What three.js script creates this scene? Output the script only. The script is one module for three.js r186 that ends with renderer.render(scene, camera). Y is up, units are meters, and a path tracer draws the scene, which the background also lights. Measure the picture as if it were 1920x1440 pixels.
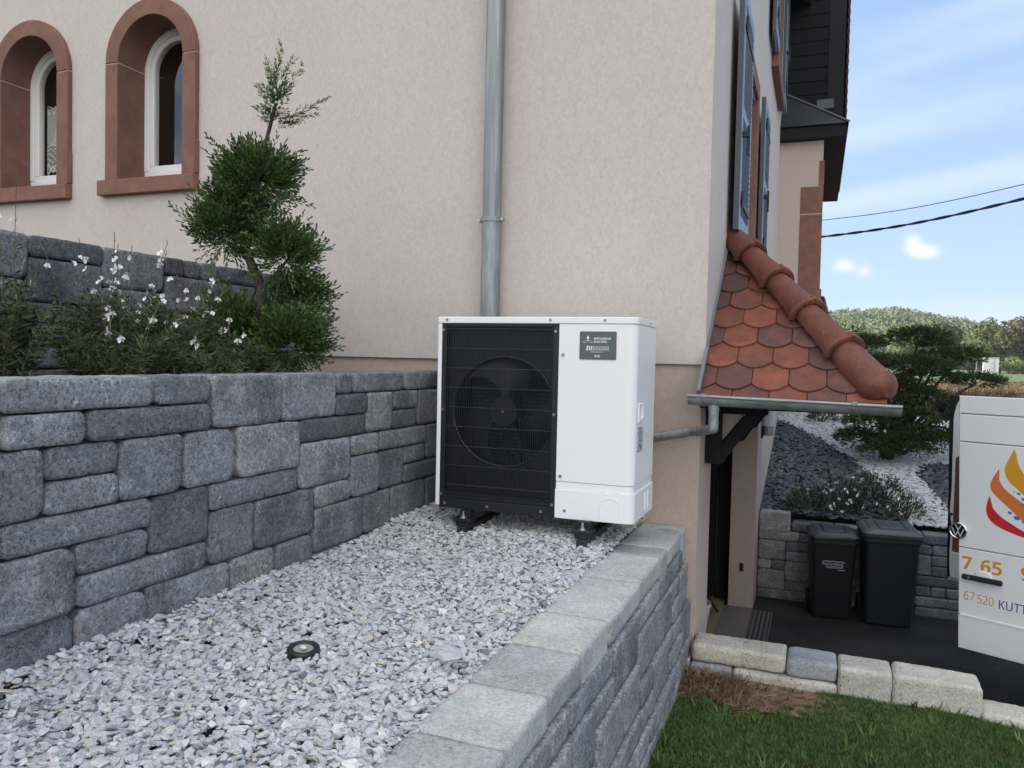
import * as THREE from 'three';
import { mergeGeometries, mergeVertices } from 'three/addons/utils/BufferGeometryUtils.js';
import { ConvexGeometry } from 'three/addons/geometries/ConvexGeometry.js';
import { RoundedBoxGeometry } from 'three/addons/geometries/RoundedBoxGeometry.js';

// ---------------------------------------------------------------- camera, sky, sun, exposure
// metres; y = 0 is the plinth ledge of the house (eye height), -z runs into the gable wall, +x along the gable to the right
const rad = THREE.MathUtils.degToRad;
const scene = new THREE.Scene();
const camera = new THREE.PerspectiveCamera(52.03, 4 / 3, 0.05, 4000);
camera.rotation.set(rad(-1.9), rad(21.1), rad(1.25), 'YXZ');
scene.add(camera);
const renderer = new THREE.WebGLRenderer({ antialias: true });
renderer.toneMapping = THREE.LinearToneMapping;
renderer.toneMappingExposure = 1.36;
renderer.shadowMap.enabled = true;

function rng(seed) { let a = seed >>> 0; return () => { a = (a + 0x6d2b79f5) | 0; let t = Math.imul(a ^ (a >>> 15), 1 | a); t = (t + Math.imul(t ^ (t >>> 7), 61 | t)) ^ t; return ((t ^ (t >>> 14)) >>> 0) / 4294967296; }; }
function hash(x, y, z) { let h = Math.imul(x, 374761393) ^ Math.imul(y, 668265263) ^ Math.imul(z, 2147483647 - 1274126177); h = Math.imul(h ^ (h >>> 13), 1274126177); return ((h ^ (h >>> 16)) >>> 0) / 4294967296; }
const sm = (t) => t * t * (3 - 2 * t), clamp = (v, a = 0, b = 1) => Math.min(b, Math.max(a, v)), mix = (a, b, t) => a + (b - a) * t;
const step = (a, b, v) => sm(clamp((v - a) / (b - a)));
function vn3(x, y, z) { // value noise
  const i = Math.floor(x), j = Math.floor(y), k = Math.floor(z), u = sm(x - i), v = sm(y - j), w = sm(z - k);
  const l = (a, b) => mix(hash(i, j + a, k + b), hash(i + 1, j + a, k + b), u);
  return mix(mix(l(0, 0), l(1, 0), v), mix(l(0, 1), l(1, 1), v), w);
}
const fbm3 = (x, y, z, o = 4) => { let s = 0, a = 0.5, n = 0; for (let i = 0; i < o; i++) { s += a * vn3(x, y, z); n += a; a *= 0.5; x = x * 2.03 + 17; y = y * 2.03 + 5; z = z * 2.03 + 11; } return s / n; };
function pn(x, y, px, py, s) { // tileable value noise, period px by py
  const i = Math.floor(x), j = Math.floor(y), u = sm(x - i), v = sm(y - j), m = (a, n) => ((a % n) + n) % n;
  const a = m(i, px), b = m(i + 1, px), c = m(j, py), d = m(j + 1, py);
  return mix(mix(hash(a, c, s), hash(b, c, s), u), mix(hash(a, d, s), hash(b, d, s), u), v);
}
const pf = (x, y, px, py, s, o = 3) => { let t = 0, a = 0.5, n = 0; for (let i = 0; i < o; i++) { t += a * pn(x, y, px, py, s + i); n += a; a *= 0.5; x *= 2; y *= 2; px *= 2; py *= 2; } return t / n; };

const SUN = new THREE.Vector3(-0.78, 0.53, -0.38).normalize();
{ // the sky: air and broken cloud
  const W = 1024, H = 512, data = new Float32Array(W * H * 4);
  for (let j = 0; j < H; j++) for (let i = 0; i < W; i++) {
    const v = (j + 0.5) / H, el = (v - 0.5) * Math.PI, az = ((i + 0.5) / W - 0.5) * 2 * Math.PI;
    const x = Math.cos(el) * Math.cos(az), y = Math.sin(el), z = Math.cos(el) * Math.sin(az);
    const h = Math.max(0, y);
    const t1 = Math.pow(h, 0.55);
    let c = [mix(0.58, 0.13, clamp(t1 * 1.08)), mix(0.73, 0.28, clamp(t1 * 1.08)), mix(0.84, 0.62, clamp(t1 * 1.08))];
    const cs = x * SUN.x + y * SUN.y + z * SUN.z, glow = Math.pow(clamp(cs), 6);
    c = c.map((q, k) => q * (1 + 0.9 * glow) + 0.12 * glow);
    if (y > -0.02) {
      const p = 1 / (Math.max(y, 0.0) + 0.16), X = x * p, Z = z * p;
      const big = fbm3(X * 0.55 + 3.1, 2.7, Z * 0.55 + 8.4, 2);
      // a clear lane lies over the valley, north and east of the house; the rest of the sky is half covered
      const lane = step(0.15, 0.8, 0.74 * x - 0.67 * z);
      const n = fbm3(X * 1.3, 1.3, Z * 1.3, 6) + 0.30 * (big - 0.5);
      const cov = step(0.36 + 0.32 * lane, 0.53 + 0.29 * lane, n) * step(0.0, 0.10, y);
      const thick = fbm3(X * 1.5 + 4, 7.3, Z * 1.5 + 2, 4);
      const lit = mix(1.5, 2.55, clamp(0.5 - 0.5 * cs)) * mix(1.1, 0.75, thick);
      c = c.map((q, k) => mix(q, lit * [1.03, 1.0, 0.965][k], cov * 0.95));
      // thin streaks of high cloud
      const st = fbm3(X * 1.1 + 0.4 * Z, 5.1, Z * 4.2 - 1.9 * X, 5);
      const s2 = step(0.44, 0.74, st) * mix(0.42, 0.30, lane) * (1 - cov);
      c = c.map((q, k) => mix(q, [0.78, 0.84, 0.90][k], s2));
      // small fair weather clouds and a low bank over the hills
      for (const [ca, ce, ra, re, s] of [[-83.7, 7.25, 1.15, 0.55, 1], [-84.4, 7.7, 0.5, 0.75, 2], [-88.5, 6.5, 0.65, 0.55, 3], [-87.3, 6.2, 0.45, 0.3, 4], [-47, 9, 3, 1.1, 5], [-30, 7, 4, 1.6, 6], [-112, 8, 4, 1.3, 7], [-150, 9, 6, 2, 8], [20, 8, 5, 2, 9], [60, 9, 6, 2, 10]]) {
        const da = (az * 57.2958 - ca) / ra, de = (el * 57.2958 - ce) / re;
        if (Math.abs(da) < 2 && Math.abs(de) < 2.4) {
          const r = Math.hypot(da, de > 0 ? de * 0.85 : de * 1.9), k = step(1.1, 0.35, r + 0.9 * (fbm3(az * 90, el * 90, s, 4) - 0.5));
          c = c.map((q, m) => mix(q, [0.86, 0.86, 0.88][m], k * 0.85));
        }
      }
      const bank = step(3.9, 3.1, el * 57.2958 + 0.8 * (fbm3(az * 26, 3.3, 1, 4) - 0.5)) * step(-85, -80, az * 57.2958) * 0.6;
      c = c.map((q, k) => mix(q, [0.60, 0.68, 0.80][k], bank));
    } else { const g = clamp(-y * 6); c = c.map((q, k) => mix(q, [0.22, 0.24, 0.20][k], g)); }
    data.set([c[0], c[1], c[2], 1], (j * W + i) * 4);
  }
  const tex = new THREE.DataTexture(data, W, H, THREE.RGBAFormat, THREE.FloatType);
  tex.mapping = THREE.EquirectangularReflectionMapping; tex.magFilter = tex.minFilter = THREE.LinearFilter; tex.wrapS = THREE.RepeatWrapping; tex.needsUpdate = true;
  scene.background = tex; scene.environment = tex;
}
const sun = new THREE.DirectionalLight(new THREE.Color(1.0, 0.94, 0.84), 4.0);
sun.position.copy(SUN).multiplyScalar(120); sun.castShadow = true; sun.shadow.radius = 1;
Object.assign(sun.shadow.camera, { left: -80, right: 80, top: 80, bottom: -80, near: 1, far: 400 });
sun.shadow.mapSize.set(2048, 2048);
scene.add(sun, sun.target);

// ---------------------------------------------------------------- naming
const used = {};
function numbered(n) { const k = (used[n] = (used[n] || 0) + 1); return k === 1 ? n : n + '_' + String(k - 1).padStart(3, '0'); }
function tag(o, label, category, group, kind) { if (label) o.userData.label = label; if (category) o.userData.category = category; if (group) o.userData.group = group; if (kind) o.userData.kind = kind; return o; }
function thing(name, label, category, pos = [0, 0, 0], turn = 0, group) { const o = new THREE.Group(); o.name = numbered(name); o.position.set(...pos); o.rotation.y = turn; tag(o, label, category, group); scene.add(o); return o; }
function part(name, geo, mat, parent, label) {
  const g = Array.isArray(geo) ? merge(geo) : geo, m = new THREE.Mesh(g, mat);
  m.name = numbered(name); m.castShadow = m.receiveShadow = true; if (label) m.userData.label = label; parent.add(m); return m;
}
function ground(name, geo, mat, label) { const m = part(name, geo, mat, scene); m.userData.kind = 'structure'; if (label) m.userData.label = label; return m; }
function merge(list) {
  const gs = list.map((g) => { const q = g.index ? g.toNonIndexed() : g; for (const k of Object.keys(q.attributes)) if (!['position', 'normal', 'uv'].includes(k)) q.deleteAttribute(k); return q; });
  return gs.length === 1 ? gs[0] : mergeGeometries(gs);
}
// box given by its extents, uv in metres
function box(x0, x1, y0, y1, z0, z1, r = 0) {
  const w = Math.abs(x1 - x0), h = Math.abs(y1 - y0), d = Math.abs(z1 - z0);
  const g = r ? new RoundedBoxGeometry(w, h, d, 2, Math.min(r, w / 2.01, h / 2.01, d / 2.01)) : new THREE.BoxGeometry(w, h, d);
  g.translate((x0 + x1) / 2, (y0 + y1) / 2, (z0 + z1) / 2);
  return boxUV(g);
}
function boxUV(g, s = 1, ou = 0, ov = 0) { // uv in metres from the face's own direction
  if (g.index) g = g.toNonIndexed();
  const p = g.attributes.position, uv = new Float32Array(p.count * 2), a = new THREE.Vector3(), b = new THREE.Vector3(), c = new THREE.Vector3();
  for (let i = 0; i < p.count; i += 3) {
    a.fromBufferAttribute(p, i); b.fromBufferAttribute(p, i + 1).sub(a); c.fromBufferAttribute(p, i + 2).sub(a); b.cross(c);
    const ax = Math.abs(b.x), ay = Math.abs(b.y), az = Math.abs(b.z);
    for (let k = 0; k < 3; k++) {
      const x = p.getX(i + k), y = p.getY(i + k), z = p.getZ(i + k);
      const [u, v] = ax >= ay && ax >= az ? [z, y] : ay >= az ? [x, z] : [x, y];
      uv[(i + k) * 2] = u * s + ou; uv[(i + k) * 2 + 1] = v * s + ov;
    }
  }
  g.setAttribute('uv', new THREE.BufferAttribute(uv, 2));
  return g;
}
const V = (x, y, z) => new THREE.Vector3(x, y, z);
function rod(a, b, r0, r1 = r0, n = 12, caps = true) { // cylinder between two points
  const A = V(...a), B = V(...b), d = B.clone().sub(A), L = d.length(), g = new THREE.CylinderGeometry(r1, r0, L, n, 1, !caps);
  g.applyQuaternion(new THREE.Quaternion().setFromUnitVectors(V(0, 1, 0), d.normalize())); g.translate((A.x + B.x) / 2, (A.y + B.y) / 2, (A.z + B.z) / 2);
  return g;
}
const ball = (p, r, n = 12) => new THREE.SphereGeometry(r, n, Math.ceil(n * 0.7)).translate(...p);
function pipe(pts, r, n = 14) { const out = []; for (let i = 0; i + 1 < pts.length; i++) { out.push(rod(pts[i], pts[i + 1], r, r, n)); if (i) out.push(ball(pts[i], r * 1.005, n)); } return out; }
function loft(sections, n = 6) { // stack of rounded rectangles [y, w, d, r, cx, cz]
  const pos = [], idx = [], ring = 4 * (n + 1);
  for (const [y, w, d, r, cx = 0, cz = 0] of sections) for (let q = 0; q < 4; q++) for (let k = 0; k <= n; k++) {
    const a = (q + k / n) * Math.PI / 2, sx = q === 0 || q === 3 ? 1 : -1, sz = q < 2 ? 1 : -1;
    pos.push(cx + sx * (w / 2 - r) + r * Math.cos(a), y, cz + sz * (d / 2 - r) + r * Math.sin(a));
  }
  for (let s = 0; s + 1 < sections.length; s++) for (let k = 0; k < ring; k++) { const a = s * ring + k, b = s * ring + (k + 1) % ring; idx.push(a, a + ring, b, b, a + ring, b + ring); }
  for (const [s, f] of [[0, 1], [sections.length - 1, 0]]) for (let k = 1; k + 1 < ring; k++) f ? idx.push(s * ring, s * ring + k, s * ring + k + 1) : idx.push(s * ring, s * ring + k + 1, s * ring + k);
  let g = new THREE.BufferGeometry(); g.setAttribute('position', new THREE.Float32BufferAttribute(pos, 3)); g.setIndex(idx);
  g = g.toNonIndexed(); g.computeVertexNormals();
  return boxUV(creased(g, 0.7));
}
function creased(g, ang) { // smooth normals except across sharp edges
  const p = g.attributes.position, fn = [], map = new Map(), a = V(), b = V(), c = V(), key = (i) => [p.getX(i), p.getY(i), p.getZ(i)].map((q) => Math.round(q * 1e5)).join();
  for (let i = 0; i < p.count; i += 3) { a.fromBufferAttribute(p, i); b.fromBufferAttribute(p, i + 1).sub(a); c.fromBufferAttribute(p, i + 2).sub(a); fn.push(b.clone().cross(c)); for (let k = 0; k < 3; k++) { const q = key(i + k); if (!map.has(q)) map.set(q, []); map.get(q).push(i / 3); } }
  const N = new Float32Array(p.count * 3), un = fn.map((f) => f.clone().normalize()), co = Math.cos(ang);
  for (let i = 0; i < p.count; i++) { const f = Math.floor(i / 3), s = V(); for (const o of map.get(key(i))) if (un[f].dot(un[o]) >= co) s.add(fn[o]); s.normalize(); N.set([s.x, s.y, s.z], i * 3); }
  g.setAttribute('normal', new THREE.BufferAttribute(N, 3)); return g;
}
function extr(pts, depth, opt = {}) { // polygon in XY, extruded along +z
  const s = pts instanceof THREE.Shape ? pts : new THREE.Shape(pts.map((q) => new THREE.Vector2(...q)));
  return new THREE.ExtrudeGeometry(s, { depth, bevelEnabled: !!opt.bevel, bevelThickness: opt.bevel || 0, bevelSize: opt.bevel || 0, bevelOffset: -(opt.bevel || 0), bevelSegments: opt.seg || 2, curveSegments: opt.curve || 16 });
}

// ---------------------------------------------------------------- textures and materials
function tex(size, f, srgb = true, rep = 1) { // f(u, v) -> [r, g, b] 0..1 (linear when not srgb)
  const W = Array.isArray(size) ? size[0] : size, H = Array.isArray(size) ? size[1] : size, d = new Uint8Array(W * H * 4);
  for (let j = 0; j < H; j++) for (let i = 0; i < W; i++) { const c = f(i / W, j / H), o = (j * W + i) * 4; d[o] = clamp(c[0]) * 255; d[o + 1] = clamp(c[1]) * 255; d[o + 2] = clamp(c[2]) * 255; d[o + 3] = 255; }
  const t = new THREE.DataTexture(d, W, H); t.wrapS = t.wrapT = THREE.RepeatWrapping; t.magFilter = THREE.LinearFilter; t.minFilter = THREE.LinearMipmapLinearFilter; t.generateMipmaps = true;
  if (srgb) t.colorSpace = THREE.SRGBColorSpace; t.repeat.set(rep, rep); t.needsUpdate = true; return t;
}
const gray = (f) => (u, v) => { const q = f(u, v); return [q, q, q]; };
const lin = (r, g, b) => new THREE.Color().setRGB(r, g, b);
function mat(color, rough = 0.8, o = {}) { return new THREE.MeshStandardMaterial({ color: Array.isArray(color) ? lin(...color) : color, roughness: rough, ...o }); }

// concrete block: cloudy patches, pits and pale scratches (tile 0.9 m)
const stoneMap = tex(1024, (u, v) => {
  const cloud = pf(u * 5, v * 5, 5, 5, 1, 4), fine = pf(u * 90, v * 90, 90, 90, 9, 2), grit = pn(u * 300, v * 300, 300, 300, 20);
  const w = pf(u * 9, v * 9, 9, 9, 31, 3), vein = Math.abs(pf(u * 14 + w * 2, v * 14 + w * 2, 14, 14, 40, 3) - 0.5), scr = step(0.028, 0.0, vein) * step(0.5, 0.72, pf(u * 12, v * 12, 12, 12, 50, 2));
  const pit = step(0.80, 0.9, pn(u * 150, v * 150, 150, 150, 61)), lime = step(0.60, 0.74, pf(u * 22, v * 22, 22, 22, 70, 4));
  let q = 0.62 + 0.34 * (cloud - 0.5) + 0.24 * (fine - 0.5) + 0.22 * (grit - 0.5) + 0.20 * scr - 0.18 * pit + 0.07 * lime;
  const warm = 0.02 * (pf(u * 4, v * 4, 4, 4, 80, 2) - 0.5);
  return [q + warm, q, q - warm];
});
const stoneBump = tex(1024, gray((u, v) => 0.5 + 0.5 * (pf(u * 60, v * 60, 60, 60, 9, 3) - 0.5) + 0.35 * (pf(u * 12, v * 12, 12, 12, 50, 2) - 0.5) - 0.4 * step(0.78, 0.9, pn(u * 150, v * 150, 150, 150, 61))), false);
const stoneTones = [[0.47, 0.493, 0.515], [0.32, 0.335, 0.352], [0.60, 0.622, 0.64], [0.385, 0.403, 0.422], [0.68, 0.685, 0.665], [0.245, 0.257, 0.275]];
const stoneM = stoneTones.map((c) => mat(c, 0.92, { map: stoneMap, bumpMap: stoneBump, bumpScale: 0.003 }));
const paleMap = tex(1024, (u, v) => { // cap stones: paler, finer, with dark grit
  const q = 0.86 + 0.22 * (pf(u * 5, v * 5, 5, 5, 3, 4) - 0.5) + 0.16 * (pf(u * 100, v * 100, 100, 100, 9, 2) - 0.5) + 0.16 * (pn(u * 320, v * 320, 320, 320, 20) - 0.5) - 0.34 * step(0.80, 0.9, pn(u * 170, v * 170, 170, 170, 61)) * step(0.4, 0.62, pf(u * 6, v * 6, 6, 6, 90, 2));
  return [q * 1.01, q, q * 0.985];
});
const capM = [[0.58, 0.59, 0.59], [0.47, 0.485, 0.495], [0.62, 0.625, 0.61]].map((c) => mat(c, 0.93, { map: paleMap, bumpMap: stoneBump, bumpScale: 0.0035 }));
const limeM = [[0.62, 0.60, 0.53], [0.40, 0.43, 0.46], [0.68, 0.67, 0.61]].map((c) => mat(c, 0.93, { map: paleMap, bumpMap: stoneBump, bumpScale: 0.0035 }));
// scratched render (tile 0.6 m)
const renderBump = tex(1024, gray((u, v) => {
  const w = pf(u * 8, v * 8, 8, 8, 3, 2) * 0.9, a = pf(u * 70 + w * 3, v * 36 + w * 2, 70, 36, 5, 2), worm = Math.abs(pf(u * 46 + w * 6, v * 20 + w * 4, 46, 20, 14, 2) - 0.5);
  const g = step(0.05, 0.0, worm) * step(0.45, 0.62, pf(u * 20, v * 12, 20, 12, 25, 2));
  return 0.62 + 0.28 * (a - 0.5) + 0.30 * (pn(u * 190, v * 190, 190, 190, 33) - 0.5) - 0.4 * g;
}), false, 1 / 0.34);
const renderMap = tex(512, (u, v) => { const q = 0.955 + 0.02 * (pf(u * 4, v * 4, 4, 4, 2, 3) - 0.5) + 0.06 * (pf(u * 150, v * 120, 150, 120, 8, 2) - 0.5); return [q, q * (1 - 0.012 * (pf(u * 3, v * 3, 3, 3, 77, 2) - 0.5)), q]; }, true, 1 / 2.2);
const renderM = mat([0.655, 0.585, 0.535], 0.95, { map: renderMap, bumpMap: renderBump, bumpScale: 0.0024 });
const plinthM = mat([0.57, 0.465, 0.40], 0.95, { map: renderMap, bumpMap: renderBump, bumpScale: 0.0025 });
const sandMap = tex(512, (u, v) => { const q = 0.86 + 0.22 * (pf(u * 6, v * 8, 6, 8, 2, 4) - 0.5) + 0.12 * (pn(u * 200, v * 200, 200, 200, 8) - 0.5); return [q, q, q]; }, true, 1 / 0.7);
const sandM = mat([0.29, 0.145, 0.105], 0.85, { map: sandMap });
const mortarM = mat([0.55, 0.45, 0.40], 0.95), pvcM = mat([0.80, 0.81, 0.81], 0.35);
const zincMap = tex(512, (u, v) => { const q = 0.84 + 0.3 * (pf(u * 7, v * 7, 7, 7, 2, 4) - 0.5) + 0.16 * (pf(u * 60, v * 14, 60, 14, 8, 3) - 0.5); return [q, q, q]; }, true, 1 / 0.5);
const zincM = mat([0.40, 0.43, 0.43], 0.48, { metalness: 0.55, map: zincMap });
const clayMap = tex(512, (u, v) => { const q = 0.86 + 0.34 * (pf(u * 5, v * 5, 5, 5, 2, 4) - 0.5) + 0.18 * (pn(u * 180, v * 180, 180, 180, 8) - 0.5), s = step(0.74, 0.82, pf(u * 34, v * 34, 34, 34, 15, 2)) * 0.3; return [q + s, q + s, q + s]; }, true, 1 / 0.35);
const clayM = [[0.225, 0.070, 0.038], [0.27, 0.080, 0.042], [0.15, 0.060, 0.044], [0.20, 0.066, 0.039], [0.115, 0.053, 0.044]].map((c) => mat(c, 0.72, { map: clayMap, side: THREE.DoubleSide }));
const hipM = mat([0.20, 0.064, 0.038], 0.6, { map: clayMap, side: THREE.DoubleSide });
const darkWoodM = mat([0.008, 0.008, 0.010], 0.9), slateM = mat([0.035, 0.037, 0.045], 0.55);
const shutterM = mat([0.19, 0.25, 0.37], 0.45), shutterDarkM = mat([0.075, 0.085, 0.105], 0.5), ironM = mat([0.012, 0.013, 0.016], 0.5);
const soilM = mat([0.045, 0.035, 0.027], 1, { map: tex(256, gray((u, v) => 0.5 + 0.8 * pf(u * 12, v * 12, 12, 12, 4, 4) * 0.9), true, 1 / 0.5) });
const whiteM = new THREE.MeshPhysicalMaterial({ color: lin(0.86, 0.86, 0.86), roughness: 0.38, clearcoat: 0.25, clearcoatRoughness: 0.3 });
const blackM = mat([0.010, 0.010, 0.012], 0.45), rubberM = mat([0.012, 0.012, 0.012], 0.8), steelM = mat([0.6, 0.6, 0.6], 0.3, { metalness: 1 });
const barkM = mat([0.11, 0.085, 0.07], 0.95, { map: tex(256, gray((u, v) => 0.35 + 0.8 * pf(u * 14, v * 5, 14, 5, 4, 4)), true, 1) });

// a tumbled block w x h x d (x, y, z), centred, with worn uneven edges
function block(w, h, d, seed, r = 0.010, axis = '', rc = 0.03, cell = 0.02) {
  const R = rng(seed), seg = (q) => Math.max(3, Math.min(22, Math.round(q / cell)));
  let g = new THREE.BoxGeometry(w, h, d, seg(w), seg(h), seg(d)); g.deleteAttribute('uv'); g.deleteAttribute('normal'); g = mergeVertices(g, 1e-5);
  const p = g.attributes.position, o = [R() * 90, R() * 90, R() * 90], q = V(), c = V();
  const cr2 = [0, 1, 2, 3].map(() => 0.35 + 1.1 * R()), cr = [...Array(8)].map(() => 0.6 + 1.9 * R() * R() * R());
  for (let i = 0; i < p.count; i++) {
    q.fromBufferAttribute(p, i);
    const k = (q.x > 0) + 2 * (q.y > 0) + 4 * (q.z > 0), n = fbm3(q.x * 28 + o[0], q.y * 28 + o[1], q.z * 28 + o[2], 2);
    const rr = Math.min(r * (0.45 + 1.1 * n) * cr[k], w * 0.45, h * 0.45, d * 0.45);
    c.set(clamp(q.x, rr - w / 2, w / 2 - rr), clamp(q.y, rr - h / 2, h / 2 - rr), clamp(q.z, rr - d / 2, d / 2 - rr));
    q.sub(c); const L = q.length(); if (L > 1e-9) q.multiplyScalar(Math.min(1, rr / L)); q.add(c);
    const s = 0.005 * (fbm3(q.x * 9 + o[1], q.y * 9 + o[2], q.z * 9 + o[0], 2) - 0.5), t = 0.0045 * (vn3(q.x * 60 + o[2], q.y * 60, q.z * 60) - 0.5);
    if (axis) { // worn corners in the plane of the face
      const [a, b] = axis === 'x' ? ['z', 'y'] : axis === 'y' ? ['x', 'z'] : ['x', 'y'], A = (a === 'x' ? w : d) / 2, B = (b === 'y' ? h : d) / 2, m = Math.min(rc * cr2[(q[a] > 0) + 2 * (q[b] > 0)], A * 0.5, B * 0.62);
      const u = Math.abs(q[a]) - (A - m), v = Math.abs(q[b]) - (B - m);
      if (u > 0 && v > 0) { const k2 = Math.max(u, v) / Math.hypot(u, v); q[a] = Math.sign(q[a]) * (A - m + u * k2); q[b] = Math.sign(q[b]) * (B - m + v * k2); }
      const e = 0.005; q[a] += e * (fbm3(q.x * 13 + o[0], q.y * 13 + o[1], q.z * 13, 2) - 0.5); q[b] += e * (fbm3(q.z * 13 + o[2], q.x * 13 + o[1], q.y * 13, 2) - 0.5);
    }
    const f = q.clone().divide(V(w, h, d)).multiplyScalar(2), ax = Math.abs(f.x), ay = Math.abs(f.y), az = Math.abs(f.z);
    if (ax >= ay && ax >= az) q.x += Math.sign(f.x) * (s + t); else if (ay >= az) q.y += Math.sign(f.y) * (s + t); else q.z += Math.sign(f.z) * (s + t);
    p.setXYZ(i, q.x, q.y, q.z);
  }
  g.computeVertexNormals();
  return boxUV(g, 1 / 0.9, R(), R());
}

// ---------------------------------------------------------------- ground
const LAWN = -1.755, DRIVE = -2.48, GRAVEL = -0.975;
const grassSoilM = mat([0.05, 0.06, 0.022], 1, { map: tex(512, gray((u, v) => 0.45 + 0.8 * pf(u * 16, v * 16, 16, 16, 4, 4)), true, 1 / 1.2) });
const bankY = (x, z) => -1.62 + 0.2022 * (-8.75 - z) * (z > -13.2 ? 1 : 1) + 0.03 * (fbm3(x * 1.2, 0, z * 1.2, 2) - 0.5);
{ // surroundings: one sheet to the horizon; the lots below stand on it
  const g = new THREE.PlaneGeometry(6000, 6000); g.rotateX(-Math.PI / 2); g.translate(0, -2.62, 0);
  const uv = g.attributes.uv; for (let i = 0; i < uv.count; i++) uv.setXY(i, uv.getX(i) * 1500, uv.getY(i) * 1500);
  ground('ground', g, mat([0.14, 0.145, 0.085], 1, { map: tex(512, gray((u, v) => 0.55 + 0.7 * pf(u * 9, v * 9, 9, 9, 4, 4)), true, 1) }), 'low ground around the house and street');
}
function sheet(x0, x1, z0, z1, nx, nz, fy) { // horizontal sheet, uv in metres
  const g = new THREE.PlaneGeometry(x1 - x0, z1 - z0, nx, nz); g.rotateX(-Math.PI / 2); g.translate((x0 + x1) / 2, 0, (z0 + z1) / 2);
  const p = g.attributes.position, uv = g.attributes.uv;
  for (let i = 0; i < p.count; i++) { const x = p.getX(i), z = p.getZ(i); p.setY(i, fy(x, z)); uv.setXY(i, x, z); }
  g.computeVertexNormals(); return g;
}
const asphaltM = mat([0.050, 0.044, 0.040], 0.85, {
  map: tex(1024, gray((u, v) => 0.62 + 0.6 * (pf(u * 6, v * 6, 6, 6, 4, 4) - 0.5) + 0.4 * (pn(u * 260, v * 260, 260, 260, 9) - 0.5)), true, 1 / 2),
  bumpMap: tex(512, gray((u, v) => pf(u * 120, v * 120, 120, 120, 4, 2)), false, 1 / 0.8), bumpScale: 0.006 });
ground('driveway', sheet(-0.56, 14, -8.74, -4.62, 2, 2, () => DRIVE), asphaltM, 'dark asphalt driveway beside the garage opening');
const lawnY = (x, z) => LAWN + 0.035 * (fbm3(x * 0.9, 3, z * 0.9, 3) - 0.5) - 0.10 * step(-3.6, -0.5, z) - 0.02 * step(0.3, 1.5, x);
ground('lawn', sheet(-0.66, 9, -4.50, 8, 60, 80, lawnY), grassSoilM, 'dark soil under the lawn grass');
{ // bare soil patch beside the wall corner
  const g = new THREE.CircleGeometry(0.52, 40); g.rotateX(-Math.PI / 2);
  const p = g.attributes.position, uv = g.attributes.uv;
  for (let i = 0; i < p.count; i++) {
    const a = Math.atan2(p.getZ(i), p.getX(i)), r = 0.75 + 0.5 * fbm3(Math.cos(a) * 2 + 4, 1, Math.sin(a) * 2, 3);
    const x = clamp(-0.22 + p.getX(i) * r * 1.0, -0.64, 2), z = Math.max(-4.47, -4.36 + p.getZ(i) * r * 0.55); p.setXYZ(i, x, lawnY(x, z) + 0.012, z); uv.setXY(i, x, z);
  }
  g.computeVertexNormals();
  ground('bare_soil', g, mat([0.30, 0.19, 0.12], 1, { map: tex(512, gray((u, v) => 0.62 + 0.6 * (pf(u * 24, v * 24, 24, 24, 4, 4) - 0.2)), true, 1 / 0.6) }), 'bare brown soil patch at the wall corner of the lawn');
}
ground('bed_soil', sheet(-3.42, -2.3, -4.64, 2, 6, 20, (x, z) => -0.30 + 0.05 * fbm3(x * 4, 0, z * 4, 2)), soilM, 'dark soil of the raised planting bed');
ground('upper_terrace', sheet(-12, -3.5, -4.64, 6, 4, 4, () => 0.40), grassSoilM, 'grass terrace above the rear retaining wall');
ground('gravel_base', sheet(-2.2, -0.86, -4.62, 2, 4, 8, () => GRAVEL - 0.03), mat([0.30, 0.30, 0.30], 1, { map: stoneMap }), 'bed of grit under the pale gravel');

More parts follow.
